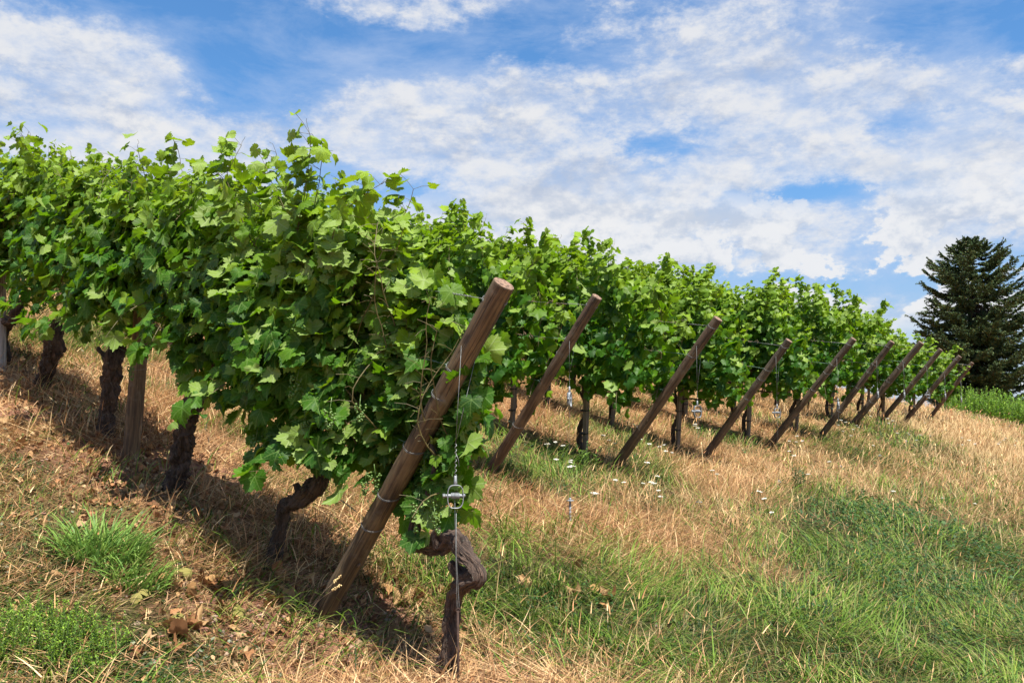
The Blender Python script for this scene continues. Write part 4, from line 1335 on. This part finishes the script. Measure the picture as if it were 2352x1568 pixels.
# ------------------------------------------------------------------ spruce on the brow of the hill
def build_spruce():
    rng = np.random.default_rng(41)
    Yd = 43.0; d = px_ray(2246, 945); X0 = d[0] / d[1] * Yd
    gz = float(terrain(X0, Yd)); ztop = px_ray(2226, 540)[2] / px_ray(2226, 540)[1] * Yd
    H = ztop - gz - .30
    root = empty('spruce_tree', (X0, Yd, gz))
    tag(root, 'big dark spruce tree on the brow of the hill at the right', 'tree')
    g = Geo(); zt = np.linspace(-.4, H - .2, 20)
    tube(g, np.stack([.05 * np.sin(zt), .05 * np.cos(zt), zt], -1), np.linspace(.26, .02, 20), 12, 0, True, .03, rng)
    g.obj('trunk', M['bark_spruce'], root)
    gb = Geo()
    P, D, Ln, Wd, Tn = [], [], [], [], []
    z = H - .10
    whorl = 0
    zlow = H - 8.9
    while z > max(.5, zlow - .5):
        f = (H - z)                                      # metres below the tip
        reach = float(np.interp(f, [0, .3, .7, 1.2, 2.1, 3.4, 4.4, 5.6, 6.7, 9], [.25, .5, 1.0, 1.75, 2.45, 2.80, 2.85, 2.75, 2.5, 2.2]))
        nb = 6 + int(min(7, f * 1.6))
        for k in range(nb):
            azb = whorl * 2.4 + k * 2 * math.pi / nb + rng.normal() * .25
            rl = max(.22, reach * (.60 + .44 * rng.random()))
            rise = .34 - .21 * min(f, 3.4) + rng.normal() * .10
            pts = []; nseg = 9
            for s in range(nseg + 1):
                q = s / nseg
                rr_ = rl * q; zz2 = z + rl * (rise * q + .24 * q ** 3 - .16 * math.sin(q * 3.1) * min(1, f / 3))
                pts.append((rr_ * math.cos(azb), rr_ * math.sin(azb), zz2))
            pts = np.array(pts)
            tube(gb, pts, np.linspace(.010 + .012 * rl, .005, nseg + 1), 5, 0, False)
            ntw = int(25 * rl) + 10
            for m_ in range(ntw):
                q = .18 + .82 * rng.random() ** .75; i = min(nseg - 1, int(q * nseg)); c = pts[i] + (pts[i + 1] - pts[i]) * (q * nseg - i)
                ax = pts[i + 1] - pts[i]; ax /= np.linalg.norm(ax)
                sd = np.cross(ax, [0, 0, 1]); sd /= np.linalg.norm(sd) + 1e-9; sd = sd * rng.choice([-1, 1])
                dr = ax * (.55 + .4 * rng.random()) + sd * (.5 + .6 * rng.random()) + np.array([0, 0, -.55 * rng.random() * min(1, f / 2.5) + .10])
                dr /= np.linalg.norm(dr)
                tl_ = (.18 + .34 * rng.random()) * min(1, .45 + rl * .4)
                nn_ = 17
                shade = .75 + .5 * rng.random()
                for s in range(nn_):
                    pp = c + dr * tl_ * (s + rng.random()) / nn_ + np.array([0, 0, -.10 * ((s / nn_) ** 2) * tl_])
                    nd = dr * .75 + rng.normal(size=3) * .5; nd /= np.linalg.norm(nd)
                    P.append(pp); D.append(nd); Ln.append(.065 + .06 * rng.random()); Wd.append(.020 + .016 * rng.random()); Tn.append(shade)
        z -= .16 + .10 * rng.random() + .03 * min(f, 4); whorl += 1
    gb.obj('branch', M['bark_spruce'], root)
    P = np.array(P); D = np.array(D); Ln = np.array(Ln)[:, None]; Wd = np.array(Wd)[:, None]
    sd = np.cross(D, rng.normal(size=D.shape)); sd /= np.linalg.norm(sd, axis=1)[:, None]
    V = np.stack([P - D * Ln * .2, P + D * Ln * .3 + sd * Wd, P + D * Ln, P + D * Ln * .3 - sd * Wd], 1).reshape(-1, 3)
    n = len(P)
    base = np.array([(.050, .092, .030), (.074, .104, .027), (.042, .076, .040), (.115, .102, .034)])[rng.choice(4, n, p=[.38, .32, .22, .08])]
    tint = base * np.array(Tn)[:, None] * (.85 + .3 * rng.random((n, 1)))
    g = Geo().add(V, [(np.arange(n) * 4)[:, None] + np.arange(4)[None]], 0, tint=np.repeat(tint, 4, axis=0))
    g.obj('crown', M['needle'], root, smooth=False)


build_spruce()


# ------------------------------------------------------------------ bright hedge of leafy canes in front of the spruce
def leafy_bush(name, cx, cy, wx, wy, hgt, n, leaf, pal, seed, mats, lab, cat):
    rng = np.random.default_rng(seed)
    root = empty(name, (cx, cy, float(terrain(cx, cy))))
    tag(root, lab, cat)
    gz = float(terrain(cx, cy)); gs = Geo(); P, D, S = [], [], []
    for i in range(n):
        x = (rng.random() * 2 - 1) * wx; y = (rng.random() * 2 - 1) * wy
        e = 1 - .35 * (x / wx) ** 4 - .2 * (y / wy) ** 2
        h = hgt * (.62 + .42 * rng.random()) * e
        zb = float(terrain(cx + x, cy + y)) - gz
        tip = np.array([x + rng.normal() * h * .16, y + rng.normal() * h * .16, zb + h]); b = np.array([x, y, zb])
        tube(gs, np.array([b, (b + tip) / 2 + rng.normal(size=3) * .02 * h, tip]), [leaf * .06, leaf * .05, leaf * .03], 4, 0, False)
        m_ = int(h / leaf * 2.6)
        for k in range(m_):
            q = (k + rng.random()) / m_; p = b + (tip - b) * (.10 + .92 * q)
            a = rng.random() * 6.28; dd = np.array([math.cos(a), math.sin(a), .35 + .6 * q + rng.normal() * .25]); dd /= np.linalg.norm(dd)
            P.append(p); D.append(dd); S.append(leaf * (.7 + .6 * rng.random()) * (1.1 - .5 * q))
    P = np.array(P); D = np.array(D); S = np.array(S)[:, None]; n = len(P)
    sd = np.cross(D, [0, 0, 1.0]); sd /= np.linalg.norm(sd, axis=1)[:, None]; up = np.cross(sd, D)
    V = np.stack([P, P + D * S * .45 + sd * S * .24 + up * S * .06, P + D * S + up * S * -.08, P + D * S * .45 - sd * S * .24 + up * S * .06], 1).reshape(-1, 3)
    tint = np.array(pal)[rng.integers(0, len(pal), n)] * (.75 + .5 * rng.random((n, 1)))
    gs.obj('stem', mats[0], root)
    Geo().add(V, [(np.arange(n) * 4)[:, None] + np.arange(4)[None]], 0, tint=np.repeat(tint, 4, axis=0)).obj('foliage', mats[1], root, smooth=False)
    return root


dh = px_ray(2290, 960); Yh = 31.0
leafy_bush('hedge', dh[0] / dh[1] * Yh + .55, Yh, 2.3, .8, 1.15, 460, .115, [(.175, .335, .028), (.135, .285, .026), (.24, .39, .045)], 61, (M['stem_green'], M['blade']),
           'bright green leafy hedge in front of the dark spruce', 'hedge')


# ------------------------------------------------------------------ tufts and weeds in the left foreground
def grass_tuft(px, py, n, hgt, spread, seed, label):
    rng = np.random.default_rng(seed); c = ground_at(px, py)
    root = empty('grass_tuft', c)
    tag(root, label, 'grass tuft')
    a = rng.random(n) * 6.28; rr = spread * np.sqrt(rng.random(n))
    x = rr * np.cos(a) * 1.4; y = rr * np.sin(a) * .9
    z = terrain(c[0] + x, c[1] + y) - c[2] - .004
    az_ = np.where(rng.random(n) < .6, np.arctan2(y, x), R(15)) + rng.normal(size=n) * .55
    g = Geo()
    blades(g, np.stack([x, y, z], -1), hgt * (.55 + .6 * rng.random(n)), (.0085 + .0045 * rng.random(n)), az_, .10 + .60 * rng.random(n), .10 + .26 * rng.random(n),
           np.array([(.180, .310, .055), (.230, .360, .075), (.130, .250, .055)])[rng.integers(0, 3, n)] * (.8 + .4 * rng.random((n, 1))), 5, .75, twist=az_ + 1.57 + rng.normal(size=n) * .4)
    g.obj('blade', M['blade'], root, smooth=False)


grass_tuft(232, 1285, 380, .29, .155, 71, 'large bright green grass tuft, taller of the two on the left')
grass_tuft(312, 1345, 230, .19, .115, 72, 'smaller bright green grass tuft in front of the larger one')
c = ground_at(110, 1500)
leafy_bush('weed', c[0], c[1], .27, .20, .19, 300, .022, [(.165, .290, .026), (.215, .340, .036), (.110, .215, .028)], 73, (M['stem_green'], M['blade']), 'low bushy bright green weed in the bottom left corner', 'weed')
c = ground_at(20, 1075)
leafy_bush('weed', c[0], c[1], .22, .16, .05, 90, .022, [(.07, .15, .03), (.10, .18, .04), (.05, .11, .03)], 74, (M['stem_green'], M['blade']), 'low dark green creeping weed at the left edge below the vines', 'weed')
c = ground_at(1350, 1085)
leafy_bush('vine_sucker', c[0], c[1], .09, .07, .30, 9, .085, [(.13, .24, .04), (.17, .28, .05)], 75, (M['stem_green'], M['blade']), 'small leafy green sucker growing near the stake of the third row', 'plant')
c = ground_at(1830, 1120)
leafy_bush('weed', c[0], c[1], .10, .08, .34, 12, .05, [(.035, .09, .03), (.05, .11, .035)], 76, (M['stem_green'], M['blade']), 'tall dark green weed in the straw below the fourth post', 'weed')


def seed_stalk(px0, py0, px1, py1, seed, label):
    rng = np.random.default_rng(seed)
    b = ground_at(px0, py0); root = empty('grass_stalk', b); tag(root, label, 'grass stalk')
    dd = px_ray(px1, py1); t = dd * ((b[1] - .06) / dd[1]) - b
    mid = t * .5 + np.array([-.012, 0, .03])
    g = Geo(); C = catmull(np.array([(0, 0, -.01), mid, t]), 8); tube(g, C, np.linspace(.0022, .0012, len(C)), 5)
    g.obj('stem', M['tendril_dead'], root)
    h = Geo(); ax = C[-1] - C[-4]; ax = ax / np.linalg.norm(ax); n = 34
    q = rng.random(n); P = C[-1] + ax * (q * .055 - .018)[:, None] + rng.normal(size=(n, 3)) * .0030
    spheres(h, P, np.tile([.0032, .0032, .0048], (n, 1)), 0, .15, rng, tint=np.tile([.62, .45, .22], (n, 1)) * (.8 + .4 * rng.random((n, 1))))
    h.obj('seed_head', M['stone'], root)


seed_stalk(705, 1440, 772, 1332, 81, 'taller pale grass stalk with a plump seed head before the thick post')
seed_stalk(690, 1452, 768, 1352, 82, 'shorter pale grass stalk with a seed head before the thick post')

# ------------------------------------------------------------------ dry vine leaves on the ground
rng = np.random.default_rng(90)
DEAD = []
for i in range(6):
    g = Geo(); r_ = np.random.default_rng(950 + i)
    tint = (np.array([(.40, .235, .10), (.33, .18, .075), (.44, .28, .14), (.28, .135, .06), (.37, .23, .11), (.27, .24, .075)])[i] * (.9 + .2 * r_.random()))[None]
    add_leaves(g, LEAF_HI, np.zeros((1, 3)), np.array([[r_.normal() * .2, r_.normal() * .2, 1]]), np.array([[0, 1.0, 0]]), np.array([.12]), np.array([.5]), np.array([0.]), r_, tint=tint, curlk=2.1)
    DEAD.append(g.mesh('dry_leaf', [M['dead_leaf']]))
LITTER = [(455, 1355, 62, 26, 9, 'dry brown vine leaf in the heap right of the green tufts'), (420, 1450, 70, 30, 7, 'dry vine leaf beside the cut cane in the left foreground'), (660, 1388, 40, 26, 6, 'dry curled vine leaf left of the thick post foot'),
          (950, 1385, 60, 24, 7, 'pale dry vine leaf between the thick post and the elbowed trunk'), (880, 1305, 20, 12, 2, 'grey dry vine leaf right of the thick post'), (1385, 1365, 40, 46, 7, 'dry brown vine leaf lying on the green grass, middle heap'),
          (1200, 1348, 26, 8, 3, 'dry vine leaf on the grass right of the elbowed trunk'), (30, 985, 40, 30, 5, 'dry vine leaf on bare soil at the left edge'), (1380, 1045, 24, 12, 2, 'dry pale leaf at the foot of the stake in the third row'),
          (540, 1410, 30, 14, 2, 'dry folded leaf on the soil left of the thick post'), (630, 1330, 30, 10, 2, 'greenish dry leaf near the crooked trunk foot'), (325, 1385, 14, 6, 1, 'single folded dry leaf below the small green tuft'),
          (1765, 1555, 20, 10, 1, 'small brown leaf in the grass at the bottom edge'), (2125, 1000, 14, 8, 2, 'rust brown dry leaf in straw below the last posts')]
for (px, py, sx, sy, n, lab) in LITTER:
    for k in range(n):
        c = ground_at(px + rng.normal() * sx * .6, py + rng.normal() * sy * .6)
        o = bpy.data.objects.new('dry_leaf', DEAD[rng.integers(0, 6)])
        COL.objects.link(o)
        o.location = c + np.array([0, 0, .028 + .03 * rng.random() + (.03 if px > 1100 and py > 1300 else 0)])
        o.rotation_euler = (rng.normal() * .45, rng.normal() * .45, rng.random() * 6.28)
        s = .42 + .48 * rng.random(); o.scale = (s, s, s)
        tag(o, lab, 'dry leaf', lab.replace('leaf', 'leaves', 1) if n > 1 else 'dry vine leaves on the ground')


def stick(px0, py0, px1, py1, r0, mat, label, name, lift=.012):
    a = ground_at(px0, py0) + [0, 0, lift]; b = ground_at(px1, py1) + [0, 0, lift]
    rng = np.random.default_rng(int(px0)); P = [a + (b - a) * t + rng.normal(size=3) * .006 * (0 < t < 1) for t in (0, .25, .5, .75, 1)]
    g = Geo(); C = catmull(np.array(P) - a, 5); tube(g, C, np.linspace(r0, r0 * .6, len(C)), 7, 0, True, .05, rng)
    o = g.obj(name, M[mat]); o.location = a
    tag(o, label, 'twig')


stick(430, 1462, 560, 1560, .0042, 'cane', 'greenish brown cut vine cane lying in the left foreground', 'cut_cane', .02)
stick(180, 1115, 330, 1068, .0050, 'tendril_dead', 'pale bare stick lying on the straw below the wooden line post', 'stick')
stick(1010, 1430, 960, 1395, .0035, 'tendril_dead', 'short pale stick beside the elbowed trunk foot', 'stick', .02)


# ------------------------------------------------------------------ white yarrow
def yarrow_kind(seed):
    rng = np.random.default_rng(seed); root = empty('yarrow', (0, 0, 0))
    gs = Geo(); h = .30 + .06 * rng.random(); top = np.array([rng.normal() * .03, rng.normal() * .03, h])
    tube(gs, catmull(np.array([(0, 0, -.01), top * .5 + rng.normal(size=3) * .01, top]), 5), .0022, 5)
    C = []; R_ = []
    for k in range(26):
        a = rng.random() * 6.28; r_ = .034 * math.sqrt(rng.random())
        q = top + np.array([r_ * math.cos(a), r_ * math.sin(a), .012 - 4 * r_ * r_ + .003 * rng.normal()])
        C.append(q); R_.append((.0075, .0075, .0035))
        if k % 3 == 0: tube(gs, np.array([top - [0, 0, .03], q]), .0010, 4, 0, False)
    gs.obj('stem', M['stem_green'], root)
    gf = Geo(); spheres(gf, C, R_, 0, .08, rng); gf.obj('flower_head', M['white_flower'], root)
    return root


YK = [yarrow_kind(1300 + i) for i in range(3)]; yused = set()
Z6 = lambda x, y: ((2150 + x * .4146) / 1.7415, (1400 + y * .4146) / 1.7415)
Z1 = lambda x, y: ((3400 + x * .3508) / 1.7415, (1250 + y * .3508) / 1.7415)
Z2 = lambda x, y: ((2750 + x * .4144) / 1.7415, (1250 + y * .4144) / 1.7415)
YPOS = [Z6(*q) for q in [(185, 885), (250, 925), (145, 955), (340, 1040), (290, 1075), (185, 1090), (285, 1135), (345, 1180), (530, 1415), (540, 1440), (975, 1240), (735, 1280), (850, 1280), (1065, 1305), (1105, 1350), (1160, 1400), (1190, 1385), (1100, 925), (1200, 940), (1235, 915), (1260, 1020), (1300, 980), (700, 865), (600, 845), (715, 880), (1335, 690), (1520, 760), (1725, 1195), (1025, 860)]]
YPOS += [Z1(*q) for q in [(80, 1270), (30, 1310), (100, 1300), (230, 1120), (250, 1170), (440, 1240), (470, 1225), (500, 1260), (860, 1270), (680, 1365), (745, 1455), (640, 1355), (525, 1365), (260, 1490), (1350, 1490), (1240, 1490), (1430, 1530), (1700, 1490), (1690, 1520), (1750, 1440), (1770, 1450), (1890, 1510), (1250, 1410), (800, 1410), (1095, 1340), (1880, 1480)]]
YPOS += [Z2(*q) for q in [(970, 1265), (1020, 1275), (1060, 1240), (1100, 1265), (1065, 1410), (75, 1120), (100, 1160), (1450, 1075), (1480, 1055), (1550, 1070), (1570, 1190), (1500, 1135), (980, 1330), (1410, 1480), (275, 1555)]]
YPOS += [(1785, 1180), (1760, 1160), (1730, 1140), (2050, 1135), (2170, 1140), (2240, 1150), (1500, 1100), (1480, 1075), (1860, 1090)]
rng = np.random.default_rng(1400)
for (px, py) in YPOS:
    k = int(rng.integers(0, 3)); c = ground_at(px, py)
    hgt = .25
    # the head, not the foot, is what shows at this spot: step the foot back along the slope
    d = px_ray(px, py); t = np.linalg.norm(c[:2])
    for _ in range(4):
        c = ground_at(px, py + hgt * F_PX / max(3.0, c[1]) * .9)
    near = min(range(10), key=lambda i: abs(U2 @ (c[:2] - ROWS[i]['base'][:2])) * .4 + abs(N2 @ (c[:2] - ROWS[i]['base'][:2])))
    o = YK[k] if k not in yused else copy_tree(YK[k]); yused.add(k)
    o.location = c; o.rotation_euler = (rng.normal() * .1, rng.normal() * .1, rng.random() * 6.28)
    s = .58 + .26 * rng.random(); o.scale = (s, s, s)
    tag(o, 'white flat topped yarrow flower in the dry grass near the %s leaning post' % ORD[near], 'flower', 'white yarrow flowers near the %s leaning post' % ORD[near])
for k in range(3):
    if k not in yused: bpy.data.objects.remove(YK[k])
